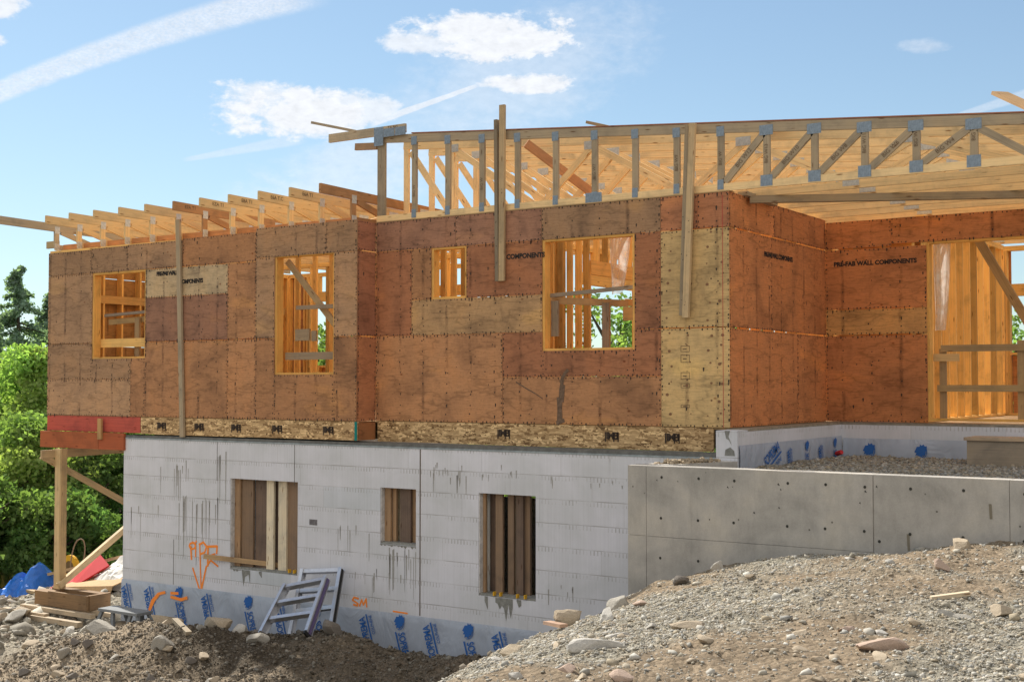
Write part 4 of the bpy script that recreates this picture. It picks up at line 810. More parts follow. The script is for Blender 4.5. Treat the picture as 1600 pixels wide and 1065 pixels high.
# plastic film drapes
def drape(x0, x1, z0, z1, y, taper, seed):
    A, B = np.meshgrid(np.linspace(0, 1, 14), np.linspace(z0, z1, 24), indexing='ij'); wd = (x1-x0)*(1-taper*(1-(B-z0)/(z1-z0))); XX = x0+(A)*wd; YY = y+.06*np.sin(A*9+seed)+.03*np.sin(B*4+A*5+seed)
    return link('plastic_film', grid_mesh('plastic_film', XX, YY, B, np.ones((*A.shape, 3)), FILM), house)
drape(-8.6, -8.2, 1.75, 2.75, Y1+1.1, .45, 1); drape(-4.88, -4.62, 1.25, 2.44, YB+.17, .3, 2); drape(-10.7, -10.45, 2.0, 2.8, Y1+.7, .3, 3); drape(-8.9, -6.8, 2.62, 2.80, Y1+.8, .1, 5); drape(-13.2, -12.4, 2.6, 2.78, Y2+1.0, .1, 6); drape(-4.6, -2.4, 2.52, 2.72, YB+.9, .0, 7)
def seg_wall_marks(): pass

# ---- basement lumber
def lum_set(items, ang):
    # items: face-plane x from, to, colour, distance behind the face
    for a_, b_, c, d in items:
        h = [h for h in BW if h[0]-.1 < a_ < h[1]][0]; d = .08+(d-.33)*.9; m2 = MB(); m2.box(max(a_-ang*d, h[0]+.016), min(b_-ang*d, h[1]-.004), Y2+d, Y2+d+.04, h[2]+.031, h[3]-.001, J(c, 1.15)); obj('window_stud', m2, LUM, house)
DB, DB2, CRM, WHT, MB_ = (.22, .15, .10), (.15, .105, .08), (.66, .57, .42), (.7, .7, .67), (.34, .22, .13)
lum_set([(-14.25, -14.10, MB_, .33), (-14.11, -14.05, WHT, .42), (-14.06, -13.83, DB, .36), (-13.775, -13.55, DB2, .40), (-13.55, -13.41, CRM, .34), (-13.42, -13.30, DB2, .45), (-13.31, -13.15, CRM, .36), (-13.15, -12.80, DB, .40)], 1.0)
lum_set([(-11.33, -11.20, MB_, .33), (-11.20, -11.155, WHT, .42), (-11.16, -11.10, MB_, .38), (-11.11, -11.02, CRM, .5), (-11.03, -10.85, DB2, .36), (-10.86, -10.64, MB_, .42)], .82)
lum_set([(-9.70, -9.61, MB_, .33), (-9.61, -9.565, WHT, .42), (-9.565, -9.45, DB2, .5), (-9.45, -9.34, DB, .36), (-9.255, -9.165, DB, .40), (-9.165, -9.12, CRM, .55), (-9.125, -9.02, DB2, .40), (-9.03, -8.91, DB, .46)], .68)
mb = MB()
for x_ in np.arange(-16.2, -6.5, .406): mb.box(x_, x_+.04, Y2+.5, 21.6, -.28, -.03, (.45, .3, .15))
obj('floor_joist', mb, LUM, house)
mb = MB(); mb.box(-13.4, -9.5, 17.2, 17.3, -3.2, -1.3, (.5, .45, .36)); obj('basement_partition', mb, PLY, house)

# ---- roof trusses
def z_top(x): return 4.12-.0823*(x+11.83)
def seg(mb, x0, z0, x1, z1, y, th=.04, d=.09, c=TRUSSC): mb.beam((x0, y, z0), (x1, y, z1), th, d, (0, 0, 1) if abs(x1-x0) > .02 else (1, 0, 0), c)
def plate(x, z, y, w_, h, parent, rot=0.0, mt=None):
    mb = MB(); mb.obox((0, 0, 0), (w_/2*math.cos(rot), 0, w_/2*math.sin(rot)), (0, .0015, 0), (-h/2*math.sin(rot), 0, h/2*math.cos(rot)), jit=0)
    n = max(2, int(w_/.02))
    for i in range(n):
        a = -w_/2+w_*(i+.5)/n; mb.obox((a*math.cos(rot), -.003, a*math.sin(rot)), (.003, 0, 0), (0, .0015, 0), (-h/2*.85*math.sin(rot), 0, h/2*.85*math.cos(rot)), jit=0)
    return obj('connector_plate', mb, mt or STEEL, parent, (x, y, z))
# front gable truss, flat studs
YT = Y1+.045; c = J(GREYW, 1.05)
mb = MB(); seg(mb, -11.83, 4.06, 1.8, z_top(1.8)-.06, YT, .04, .115, c); seg(mb, -11.83, 2.895, 1.8, 2.895, YT, .04, .09, J(TRUSSC, .95)); tr0 = obj('roof_truss', mb, LUM, house, (0, 0, 0)); tr0['label'] = 'front gable truss with flat upright studs'
def web(x0, z0, x1, z1, c_=c, d=.082, parent=tr0, y=YT, name='web'):
    m2 = MB(); seg(m2, x0, z0, x1, z1, y, .038, d, c_); return obj(name, m2, LUM, parent)
vx = [-11.15, -10.56, -9.98, -9.40, -8.80, -8.21, -7.62, -7.04, -6.45, -5.86, -5.27, -4.68, -4.10, -3.48, -2.87, -2.27, -1.67, -1.07, -.4]
web(-11.75, 2.94, -11.75, 4.0, d=.14)
for i, x_ in enumerate(vx):
    zt = z_top(x_)-.118; web(x_, 2.94, x_, zt)
    big = x_ > -6.0
    plate(x_, zt+.02, YT-.024, .10 if not big else .17, .12, tr0); plate(x_, 2.93, YT-.024, .08 if not big else .15, .12 if not big else .13, tr0)
plate(-8.22, 2.90, YT-.026, .24, .16, tr0)
for i, (a, b) in enumerate(((-6.40, -5.90), (-5.81, -5.31), (-5.22, -4.73), (-4.62, -4.15), (-4.04, -3.53))): web(a, 2.96, b, z_top(b)-.14); text('BIG W%d' % (12-i*2), ((a+b)/2, YT-.023, (2.96+z_top(b)-.14)/2), tr0, .07, .0, GREYINK, 'y-', math.atan2(z_top(b)-.14-2.96, b-a), 'web_stamp')
for a, b in ((-3.43, -2.92), (-2.82, -2.32)): web(a, z_top(a)-.14, b, 2.96)
for x_, s_ in ((-9.98, 'BIG W'), (-8.21, 'BIG W7'), (-7.04, 'BIG W9'), (-5.86, 'BIG W13'), (-4.68, 'BIG W11'), (-4.10, 'BIG W9'), (-3.48, 'BIG W7'), (-11.15, 'BIG W'), (-6.45, 'BIG W')): text(s_, (x_, YT-.023, 3.25), tr0, .06, .0, GREYINK, 'y-', R(90), 'web_stamp')
# thin ribbon on the top edge
mb = MB(); seg(mb, -11.2, z_top(-11.2)+.012, 1.8, z_top(1.8)+.012, YT+.03, .1, .016, (.38, .16, .09)); obj('ribbon_board', mb, LUM, house)
# end extension scab
mb = MB(); mb.beam((-12.72, YT-.045, 4.155), (-11.28, YT-.045, 4.155-.0), .04, .125, (0, 0, 1), J(GREYW, 1.3)); mb.beam((-12.25, YT, 3.99), (-11.84, YT, 3.96), .04, .1, (0, 0, 1), (.38, .24, .14)); sc_ = obj('overhang_board', mb, LUM, house)
for x_, z_, w_, h in ((-11.76, 4.08, .17, .27), (-11.57, 4.12, .2, .12), (-11.36, 4.12, .19, .12)): plate(x_, z_, YT-.068, w_, h, sc_)
text('TA BIG', (-11.5, YT-.067, 4.185), sc_, .06, .001, GREYINK, 'y-', 0, 'web_stamp')
# repeated trusses behind
def big_truss(y):
    mb = MB(); seg(mb, -11.83, 4.06, 1.8, z_top(1.8)-.06, y, .04, .12, TRUSSC); seg(mb, -11.83, 2.89, 1.8, 2.89, y, .04, .09, TRUSSC)
    t_ = obj('roof_truss', mb, LUM, house)
    W = [(-11.78, 2.93, -11.78, 4.0), (-11.7, 3.95, -10.95, 2.95), (-10.95, 2.93, -10.95, 3.93)]
    xb = [-10.9, -9.45, -8.6, -7.2, -6.4, -5.1, -4.3, -3.0, -2.2, -.9, 0]
    for i in range(len(xb)-1):
        a, b = xb[i], xb[i+1]; dn = i % 2 == 0
        W.append((a, z_top(a)-.13, b, 2.95) if dn else (a, 2.95, b, z_top(b)-.13))
    for k_, q in enumerate(W):
        m2 = MB(); seg(m2, *q, y, .038, .09, J(TRUSSC, 1.05)); wb = obj('web', m2, LUM, t_)
    for i in range(0, len(xb), 2): plate(xb[i]-.02, z_top(xb[i])-.12, y-.024, .20, .11, t_, 0, STEEL2)
    for i in range(1, len(xb), 2): plate(xb[i]+.05, 2.92, y-.024, .20, .09, t_, 0, STEEL2)
    return t_
bt = big_truss(Y1+.66)
for k_ in range(1, 13): copy_tree(bt, house, (0, .61*k_, 0))
# trusses of the left wing, running back from the eaves
def wing_truss(x, tail=13.2, c_=(.74, .52, .26)):
    mb = MB(); y0, y1 = 13.83, 19.58
    mb.beam((x, tail, 3.225), (x, y1, 3.225-.02*(y1-tail)), .04, .135, (0, 0, 1), c_); mb.beam((x, y0, 2.86), (x, y1, 2.86), .04, .085, (0, 0, 1), J(c_, .98)); t_ = obj('roof_truss', mb, LUM, house)
    q = [(13.86, 2.9, 13.86, 3.15)]; yy = 13.95; up = False
    while yy < 19: q.append((yy, 2.92, yy+.75, 3.12) if up else (yy, 3.13, yy+.75, 2.92)); up = not up; yy += .78
    q.append((19.5, 2.9, 19.5, 3.1))
    for (a, za, b, zb) in q:
        m2 = MB(); m2.beam((x, a, za), (x, b, zb), .038, .09, (0, 0, 1) if abs(b-a) > .1 else (0, 1, 0), J(c_, 1.03)); obj('web', m2, LUM, t_)
    for yy_, zz_ in ((13.86, 3.15), (13.86, 2.86), (14.7, 2.88), (15.5, 3.13), (16.3, 2.88)):
        m2 = MB(); m2.box(-.0015, .0015, -.11 if yy_ > 13.9 else -.05, .11 if yy_ > 13.9 else .05, -.06, .06); o = obj('connector_plate', m2, STEEL2, t_, (x+.0215, yy_, zz_))
    return t_
wt = wing_truss(-18.02)
tails = [0, .04, -.03, .02, .0, .05, -.02, .03, 0, -.04, .05]
for k_ in range(1, 11):
    if k_ in (5, 10): o = wing_truss(-18.02+.606*k_, 13.18+random.uniform(-.05, .05), (.42, .22, .10)); o['label'] = 'darker red-brown truss of the left wing'
    else: o = copy_tree(wt, house, (.606*k_, tails[k_]*.0, 0)); 
    xx = -18.02+.606*k_
    if k_ in (5, 6, 7, 8, 9): text(('E7A T1', 'EZA T1', 'E8A T1', 'E6A T.C', 'E6A T1')[k_-5], (xx+.023, 13.55, 3.225), o, .075, .001, GREYINK, 'x+', 0, 'web_stamp')
m = wing_truss(-18.62, 12.2, J(GREYW, 1.3)); m['label'] = 'first weathered grey wing truss with the longest tail'
mb = MB(); mb.box(-18.95, -18.64, 13.9, 13.94, 2.86, 2.98, (.48, .36, .2)); obj('blocking', mb, LUM, house); mb = MB(); mb.box(-18.55, -12, 13.945, 13.975, 2.825, 2.905, (.6, .28, .12)); obj('blocking', mb, LUM, house)
# extra boards: ceiling brace under the trusses over the recess
mb = MB(); mb.beam((-6.3, 14.75, 2.80), (-1.0, 17.35, 2.80), .09, .09, (0, 0, 1), J(GREYW, .95)); obj('temporary_brace', mb, LUM, house)
mb = MB(); mb.beam((-6.33, 14.6, 2.86), (-6.30, 15.5, 2.83), .13, .05, (0, 0, 1), J(GREYW, 1.1)); obj('temporary_brace', mb, LUM, house)
mb = MB(); mb.beam((-9.502, 14.6, 3.812), (-8.817, 15.3, 3.129), .04, .12, (0, 0, 1), (.55, .27, .13)); o = obj('temporary_brace', mb, LUM, house); o['label'] = 'red-brown diagonal brace inside the main trusses'
# top plates visible over sheathing
mb = MB(); mb.box(XR, XA+.005, Y1-.006, Y1+.15, ZT, ZT+.012, (.5, .34, .17)); obj('top_plate', mb, LUM, house)

# ---- vertical battens nailed to the face
def vboard(pts, w_, t_, c_, y, name='nailed_batten', label=None):
    mb = MB(); (x0, z0), (x1, z1) = pts; mb.beam((x0, y, z0), (x1, y, z1), w_, t_, (0, 1, 0), c_); mb_ = mb
    for _ in range(5):
        f = random.uniform(.05, .6); mb.marks([(x0+(x1-x0)*f+random.uniform(-.02, .02), z0+(z1-z0)*f, y-t_/2)], 'y-', 1, (.004, .006), .1)
    o = obj(name, mb, [LUM, STAIN], house)
    if label: o['label'] = label
vboard([(-15.33, -.30), (-15.47, 3.10)], .085, .04, J(GREYW, 1.2), Y2-.035, label='long grey batten nailed over the left wing')
vboard([(-9.60, 1.9), (-9.59, 4.27)], .085, .04, J(OLDW, 1.05), Y1-.045, label='taller board of the pair right of the small window')
vboard([(-9.67, 1.9), (-9.69, 4.08)], .05, .085, J(GREYW, .75), Y1-.03, label='darker board of the pair right of the small window')
vboard([(-6.88, 1.33), (-6.775, 3.70)], .08, .05, J(OLDW, 1.2), Y1-.06, label='leaning double board near the corner')
vboard([(-6.95, 1.36), (-6.86, 3.70)], .05, .04, J(GREYW, .9), Y1-.035)

# ------------------------------------------------------------ retaining wall
rw = empty('retaining_wall', (-3, 12.6, -1.5), 'grey board-formed concrete retaining wall running out of frame at right', 'concrete wall')
mb = MB(); Yc = 12.5; ZC = -.37
rects = [(-6.80, -6.57, -4, -1.135), (-6.57, -4.055, -4, -1.135), (-4.055, -2.775, -4, ZC), (-2.775, 2.5, -4, ZC), (-6.80, -6.57, -1.13, ZC), (-6.57, -4.06, -1.13, ZC)]
for i, (a, b, c_, d) in enumerate(rects):
    g_ = .003; mb.box(a+g_, b-g_, Yc+(.0 if i % 2 else .0015), Yc+.22, c_, d, jit=.02)
mb.box(-6.78, 2.48, Yc+.012, Yc+.2, -4, ZC-.012)
obj('wall_face', mb, CONC, rw)
mb = MB(); b_ = [(-6.79, Yc+.221), (-6.36, Y2-.002), (-6.06, Y2-.002), (-6.42, Yc+.221)]
for z_ in (0,): 
    lo = [(x_, y_, -3.9) for x_, y_ in b_]; hi = [(x_, y_, ZC) for x_, y_ in b_]; mb.poly(hi[::-1]); 
    for i in range(4): j = (i+1) % 4; mb.poly([hi[i], hi[j], lo[j], lo[i]])
obj('return_wall', mb, CONC, rw)
mb = MB()
def tie(x_, z_):
    pts = [(x_+.015*math.cos(a), Yc-.003, z_+.016*math.sin(a)) for a in np.linspace(0, 6.283, 9)[:-1]]; mb.poly(pts)
for x_ in (-6.39, -5.95, -5.54, -4.95, -4.55, -4.15, -3.7, -3.2, -2.65, -2.1): tie(x_+.01, -.485-random.uniform(0, .01)); tie(x_, -.93)
for x_ in (-6.40, -5.95, -4.0): tie(x_, -1.36 if x_ < -5 else -1.02)
for _ in range(16): x_, z_ = random.uniform(-6.6, -2), random.uniform(-1.05, -.45); mb.poly([(x_, Yc-.002, z_), (x_+random.uniform(.01, .03), Yc-.002, z_-.01), (x_+.01, Yc-.002, z_+random.uniform(.01, .02))])
obj('tie_holes', mb, plain('tie_hole_dark', (.05, .05, .045), .95), rw)
mb = MB(); 
for x_, z_, h in ((-3.72, -.93, .16), (-2.95, -.6, .14)): mb.poly([(x_-.012, Yc-.003, z_), (x_+.014, Yc-.003, z_), (x_+.02, Yc-.003, z_-h), (x_-.004, Yc-.003, z_-h)])
obj('water_stains', mb, plain('stain_brown', (.2, .18, .14), .95), rw)

# soil piled on the wall top
mb = MB(); n_ = 260; P6 = np.array([(-6.55+.25*t_+random.uniform(-.13, .13), 12.95+.6*t_+random.uniform(-.12, .12), ZC+random.uniform(-.01, .035)) for t_ in np.random.default_rng(3).random(n_)])
o = link('spilled_soil', stones_mesh('spilled_soil', P6, rng.uniform(.008, .035, n_), np.tile(np.array([[.42, .34, .24]]), (n_, 1))*rng.uniform(.7, 1.2, (n_, 1)), .7)); tag(o, 'little heap of dry soil spilled on top of the concrete return wall', 'soil', kind='stuff')

# block and can in the backfill
fb = empty('timber_step', (-3.3, 16.3, -.45), 'weathered wooden box step standing on the gravel at the right edge', 'step')
mb = MB(); mb.box(-4.09, -2.4, 16.2, 16.24, -.5, -.17, (.30, .25, .19)); mb.box(-4.09, -4.05, 16.24, 16.7, -.5, -.17, (.30, .25, .19)); obj('riser', mb, LUM, fb); mb = MB(); mb.box(-4.12, -2.38, 16.17, 16.75, -.168, -.13, (.42, .32, .22)); obj('tread', mb, LUM, fb)
import bmesh
def lathe(name, prof, loc, mt, parent=None, seg_=20, rot=None, lab=None, cat=None):
    bm = bmesh.new(); rings = []
    for r, z in prof: rings.append([bm.verts.new((r*math.cos(a), r*math.sin(a), z)) for a in np.linspace(0, 2*math.pi, seg_, endpoint=False)])
    for i in range(len(rings)-1):
        for j in range(seg_): bm.faces.new((rings[i][j], rings[i][(j+1) % seg_], rings[i+1][(j+1) % seg_], rings[i+1][j]))
    if prof[0][0] > .001: bm.faces.new(rings[0][::-1])
    if prof[-1][0] > .001: bm.faces.new(rings[-1])
    me = bpy.data.meshes.new(name); bm.to_mesh(me); bm.free(); me.materials.append(mt); o = link(name, me, parent, loc)
    if rot: o.rotation_euler = rot
    if lab: tag(o, lab, cat)
    return o
def tube(name, pts, r, mt, parent=None):
    cu = bpy.data.curves.new(name, 'CURVE'); cu.dimensions = '3D'; cu.bevel_depth = r; cu.bevel_resolution = 2; s = cu.splines.new('POLY'); s.points.add(len(pts)-1)
    for p, q in zip(s.points, pts): p.co = (*q, 1)
    o = bpy.data.objects.new(name, cu); col.objects.link(o); bpy.context.view_layer.update(); me = bpy.data.meshes.new_from_object(o.evaluated_get(bpy.context.evaluated_depsgraph_get())); bpy.data.objects.remove(o); me.name = name; me.materials.clear(); me.materials.append(mt); return link(name, me, parent)
lathe('drink_can', [(.0, 0), (.028, 0), (.033, .01), (.033, .1), (.027, .118), (0, .118)], (-6.0, 16.95, -.42), REDP, rot=(1.35, .3, .9), lab='crushed red and white can on the gravel in the house corner', cat='can')

# ------------------------------------------------------------ ladders
def ladder(name, tl, tr, bl, br, n, label, depth=.09):
    tl, tr, bl, br = map(Vector, (tl, tr, bl, br)); e = empty(name, (bl+br)/2, label, 'ladder', None)
    nrm = (tr-tl).cross(bl-tl).normalized()
    if nrm.y > 0: nrm = -nrm
    for a, b in ((tl, bl), (tr, br)):
        mb = MB(); side = (tr-tl).normalized(); d = (b-a).normalized()
        mb.beam(a, b, .012, depth, nrm, jit=0); mb.beam(a+nrm*depth/2+side*.012, b+nrm*depth/2+side*.012, .055, .006, nrm, jit=0); mb.beam(a-nrm*depth/2+side*.012, b-nrm*depth/2+side*.012, .035, .006, nrm, jit=0)
        r_ = obj('side_rail', mb, ALU, e)
        if a == tr: m2 = MB(); m2.beam(a+side*.014-nrm*depth*.2, b+side*.014-nrm*depth*.2, .006, depth*.4, nrm, jit=0); obj('rail_sticker', m2, PURPLE if depth > .1 else BLACK, r_)
        m2 = MB(); m2.beam(b, b+d*.05, .03, depth*1.1, nrm, jit=0); obj('rubber_foot', m2, BLACK, e)
    for i in range(n):
        f = (i+.12)/(n+.25); a = tl.lerp(bl, f); b = tr.lerp(br, f); mb = MB(); mb.beam(a, b, .085, .035, (bl-tl).normalized(), jit=0)
        ins = (b-a).normalized(); mb.beam(a+nrm*.038, b+nrm*.038, .006, .055, (bl-tl).normalized(), jit=0); obj('rung', mb, ALU, e)
    return e
ladder('step_ladder', (-12.66, 13.62, -2.12), (-12.0, 13.68, -2.06), (-12.45, 13.15, -2.95), (-11.68, 13.12, -2.78), 3, 'rear aluminium ladder section leaning against the foam wall', .10)
ladder('step_ladder', (-12.72, 13.34, -2.32), (-11.98, 13.36, -2.15), (-12.56, 12.66, -2.93), (-11.68, 12.66, -2.76), 3, 'front aluminium ladder section with purple right rail leaning on the rear one', .12)
def board(p0, p1, w_, t_, c_, label, up=(0, 0, 1), cat='board', name='loose_board', group=None):
    mb = MB(); p0, p1 = Vector(p0), Vector(p1); o0 = (p0+p1)/2; mb.beam(p0-o0, p1-o0, w_, t_, up, c_); o = obj(name, mb, LUM, None, o0); return tag(o, label, cat, group)
board((-14.74, Y2-.12, -2.09), (-13.2, Y2+.28, -2.18), .03, .07, (.46, .31, .17), 'thin tan board sticking out of the left basement window')
board((-13.55, 14.75, 4.58), (-12.1, 14.5, 4.19), .09, .04, J(GREYW, 1.1), 'thin stray board poking up left above the main roof corner')
board((-8.62, 14.8, 4.03), (-7.9, 14.62, 3.80), .13, .04, (.40, .28, .16), 'short board tilted up from the roof between the two tall battens')
board((-6.2, 14.8, 3.72), (-5.8, 14.7, 3.66), .12, .04, (.38, .24, .14), 'stub of board end on the roof edge right of the leaning batten')
board((-3.36, 14.9, 3.78), (-2.75, 14.3, 3.36), .2, .04, (.42, .26, .12), 'wide board jutting up from the roof at the top right corner')
board((-13.55, 12.05, gz(-13.55, 12.05)+.10), (-13.0, 11.8, gz(-13.0, 11.8)+.03), .08, .05, (.30, .25, .18), 'short weathered stake half buried in the soil heap left of the ladders')
board((-5.95, 9.75, gz(-5.95, 9.75)+.03), (-6.25, 9.95, gz(-6.25, 9.95)+.10), .08, .03, (.42, .28, .20), 'small brown board scrap on the crest of the bank')
board((-2.75, 9.8, gz(-2.75, 9.8)+.012), (-2.5, 9.93, gz(-2.5, 9.93)+.02), .06, .03, (.52, .44, .32), 'pale wood splinter lying on the gravel at right')
# scrap of foil by ladder
mb = MB(); mb.poly([(-12.85, 12.45, -2.93), (-12.6, 12.4, -2.90), (-12.55, 12.6, -2.84), (-12.75, 12.62, -2.86)]); mb.poly([(-12.6, 12.4, -2.90), (-12.5, 12.45, -2.93), (-12.55, 12.6, -2.84)]); tag(obj('membrane_scrap', mb, WHITEP), 'crumpled pale scrap of sheeting on the soil by the front ladder', 'scrap')

# ------------------------------------------------------------ shoring and debris at left
sh = empty('timber_shoring', (-18.08, 13.6, -3.0), 'new timber post with diagonal braces propping the overhanging left corner', 'post')
mb = MB(); mb.box(-18.17, -18.04, 13.55, 13.59, -2.86, -.55, (.62, .45, .24)); mb.box(-18.04, -18.0, 13.55, 13.66, -2.86, -.55, (.50, .34, .17)); mb.box(-18.17, -18.04, 13.595, 13.66, -2.86, -.55, (.55, .39, .2)); obj('post', mb, LUM, sh)
for nm, a, b, w_, d_, c_ in (('header_board', (-18.2, 13.3, -.64), (-18.1, 15.6, -.60), .04, .14, (.5, .36, .2)), ('brace', (-18.22, 13.32, -.66), (-17.95, 15.2, -1.72), .04, .10, (.52, .37, .2)), ('brace', (-18.0, 13.52, -2.80), (-18.0, 15.6, -1.55), .07, .10, (.62, .46, .26)), ('brace', (-17.2, 15.1, -1.0), (-17.2, 15.1, -.4), .04, .06, (.5, .3, .14))):
    mb = MB(); mb.beam(a, b, w_, d_, (0, 0, 1), c_); obj(nm, mb, LUM, sh)
cr = empty('timber_crib', (-17.9, 13.4, -3.15), 'stack of timber offcuts forming a box crib under the post', 'crib')
for nm, q in (('front_block', (-18.02, -17.05, 13.33, 13.38, -3.1, -2.86)), ('side_block', (-18.38, -18.03, 13.34, 13.55, -3.1, -2.88)), ('side_block', (-17.1, -17.04, 13.39, 13.8, -3.1, -2.86)), ('rear_block', (-18.36, -17.11, 13.66, 13.8, -3.1, -2.87)), ('runner', (-18.6, -16.8, 13.22, 13.31, -3.18, -3.11)), ('runner', (-18.4, -16.6, 13.45, 13.54, -3.17, -3.105)), ('runner', (-18.9, -17.8, 13.1, 13.2, -3.24, -3.18)), ('runner', (-18.2, -16.9, 13.05, 13.15, -3.3, -3.22))):
    mb = MB(); mb.box(*q, (.25, .155, .08) if 'block' in nm else (.46, .37, .26)); obj(nm, mb, LUM, cr)
# grey work platform (only its top and two pairs of splayed legs)
pf = empty('work_platform', (-15.35, 12.7, -3.1), 'low grey folding work platform half hidden by the soil heap', 'platform')
mb = MB(); mb.box(-15.78, -14.92, 12.55, 12.85, -2.85, -2.81); obj('top', mb, GREYP, pf)
for x0_, x1_ in ((-15.74, -15.92), (-15.5, -15.38), (-15.1, -15.2), (-14.96, -14.78)):
    mb = MB(); mb.beam((x0_, 12.6, -2.85), (x1_, 12.5, -3.3), .05, .04, (0, 1, 0)); mb.beam((x0_, 12.8, -2.85), (x1_, 12.9, -3.3), .05, .04, (0, 1, 0)); obj('leg', mb, GREYP, pf)
def crumple(name, x0, x1, y0, y1, zb, zh, mt, label, cat, seed, peaks):
    A, B = np.meshgrid(np.linspace(0, 1, 34), np.linspace(0, 1, 26), indexing='ij'); H = np.zeros_like(A)
    for (pa, pb, pr, phh) in peaks: H = np.maximum(H, phh*np.clip(1-np.hypot(A-pa, (B-pb))/pr, 0, 1))
    H += (.14*np.abs(vnoise(A*3, B*3, .4, seed))+.10*vnoise(A*3, B*3, .17, seed+1))*zh*2.2; edge = np.minimum(np.minimum(A, 1-A), np.minimum(B, 1-B)); H *= np.clip(edge*9, 0, 1)
    XX = x0+(x1-x0)*A+.08*vnoise(A*3, B*3, .5, seed+2); YY = y0+(y1-y0)*B+.08*vnoise(B*3, A*3, .5, seed+3); me = grid_mesh(name, XX, YY, zb+H, np.ones((*A.shape, 3)), mt)
    me.polygons.foreach_set('use_smooth', np.zeros(len(me.polygons), bool)); o = link(name, me); so_ = o.modifiers.new('thick', 'SOLIDIFY'); so_.thickness = .01; return tag(o, label, cat)
crumple('tarp', -21.6, -20.55, 14.6, 15.9, -3.42, .25, BLUET, 'crumpled bright blue tarp on the rubble by the trees', 'tarp', 50, [(.72, .5, .4, .62), (.4, .4, .4, .40), (.15, .3, .3, .12)])
crumple('plastic_sheet', -19.55, -17.9, 15.0, 16.3, -3.1, .36, WHITEP, 'heap of white plastic sheeting against the foundation corner', 'sheet', 60, [(.5, .5, .55, .56), (.75, .6, .5, .60), (.2, .4, .3, .24)])
mb = MB(); mb.poly([(-19.75, 14.85, -3.14), (-18.3, 14.85, -3.0), (-18.2, 15.3, -2.86), (-19.6, 15.4, -2.98)]); mb.poly([(-19.75, 14.85, -3.14), (-19.6, 15.4, -2.98), (-20.0, 15.3, -3.2)]); mb.poly([(-19.75, 14.85, -3.14), (-19.7, 14.8, -3.26), (-18.3, 14.8, -3.14), (-18.3, 14.85, -3.0)]); o = obj('cardboard_sheet', mb, TAN); so_ = o.modifiers.new('thick', 'SOLIDIFY'); so_.thickness = .015; tag(o, 'creased tan cardboard sheet under the white plastic', 'cardboard')
mb = MB(); mb.poly([(-20.2, 14.95, -3.24), (-19.55, 14.95, -3.16), (-18.95, 15.3, -2.74), (-19.38, 15.45, -2.60), (-19.9, 15.35, -2.84)]); o = obj('red_sign_board', mb, REDP); so_ = o.modifiers.new('thick', 'SOLIDIFY'); so_.thickness = .03; so_.offset = -1; tag(o, 'red panel with faint white print leaning in the debris behind the post', 'panel')
text('SITE', (-19.85, 15.07, -2.98), o, .09, .001, WHITEP, 'y-', .6, 'faint_print')
bpy.data.objects.remove(bpy.data.objects['faint_print'])
mb = MB()
for q in range(4): mb.obox((-19.95+.1*(q % 2)+.02*q, 15.02+.04*q, -3.03+.055*q-.05*(q % 2)), (.1*math.cos(.55), .0, .1*math.sin(.55)*.8), (0, .002, 0), (0, .003, .008), jit=0)
mb.poly([(-20.0, 15.0, -3.02)]*3); 
mb = MB()
rl = empty('cable_reel', (-20.55, 15.75, -3.35), 'round yellow reel standing behind the timber post', 'reel')
def ring(r0, r1, w_, mt, nm, parent):
    bm = bmesh.new(); n = 28; vs = []
    for i in range(n):
        a = 2*math.pi*i/n; vs.append([bm.verts.new((r*math.cos(a), y, r*math.sin(a))) for r, y in ((r0, -w_), (r1, -w_), (r1, w_), (r0, w_))])
    for i in range(n):
        for j in range(4): bm.faces.new((vs[i][j], vs[i][(j+1) % 4], vs[(i+1) % n][(j+1) % 4], vs[(i+1) % n][j]))
    me = bpy.data.meshes.new(nm); bm.to_mesh(me); bm.free(); me.materials.append(mt); return link(nm, me, parent, (-20.62, 15.75, -2.98))
ring(.14, .25, .03, YELLOW, 'rim', rl); ring(.03, .14, .02, plain('reel_inner', (.2, .13, .05), .8), 'hub', rl)
for a_, b_, l_ in (((-20.9, 15.3, -3.10), (-18.2, 15.9, -2.42), 'long weathered board slanting up behind the debris'), ((-20.7, 14.9, -3.30), (-18.9, 14.6, -3.28), 'pale board lying flat beside the blue tarp')): board(a_, b_, .12, .05, J(OLDW, .95), l_)
wl = tube('wire_loop', [(-20.1+.0*i+.16*math.sin(i/10*3.14)*(1 if i < 11 else .6)-.05*i*.3, 15.6, -3.0+.62*math.sin(i/16*3.14)) for i in range(17)], .012, plain('old_rope', (.25, .18, .12), .9)); tag(wl, 'bent loop of brown wire standing in the debris', 'wire')
wl2 = None
# dry grass tuft
def tuft(cx, cy, n, h, name='grass', c0=(.42, .33, .14)):
    mb = MB()
    for _ in range(n):
        x_, y_ = cx+random.gauss(0, .35), cy+random.gauss(0, .25); z_ = float(base_h(np.array([x_]), np.array([y_]))[0])-.03; hh = h*random.uniform(.4, 1); dx = random.gauss(0, .12); w_ = .008
        mb.poly([(x_-w_, y_, z_), (x_+w_, y_, z_), (x_+dx, y_+random.gauss(0, .08), z_+hh)], J(c0, random.uniform(.7, 1.2)))
    return obj(name, mb, LEAF)
tag(tuft(-23.0, 15.6, 900, .55), 'dry straw coloured grass at the edge of the rubble', 'grass', kind='stuff')

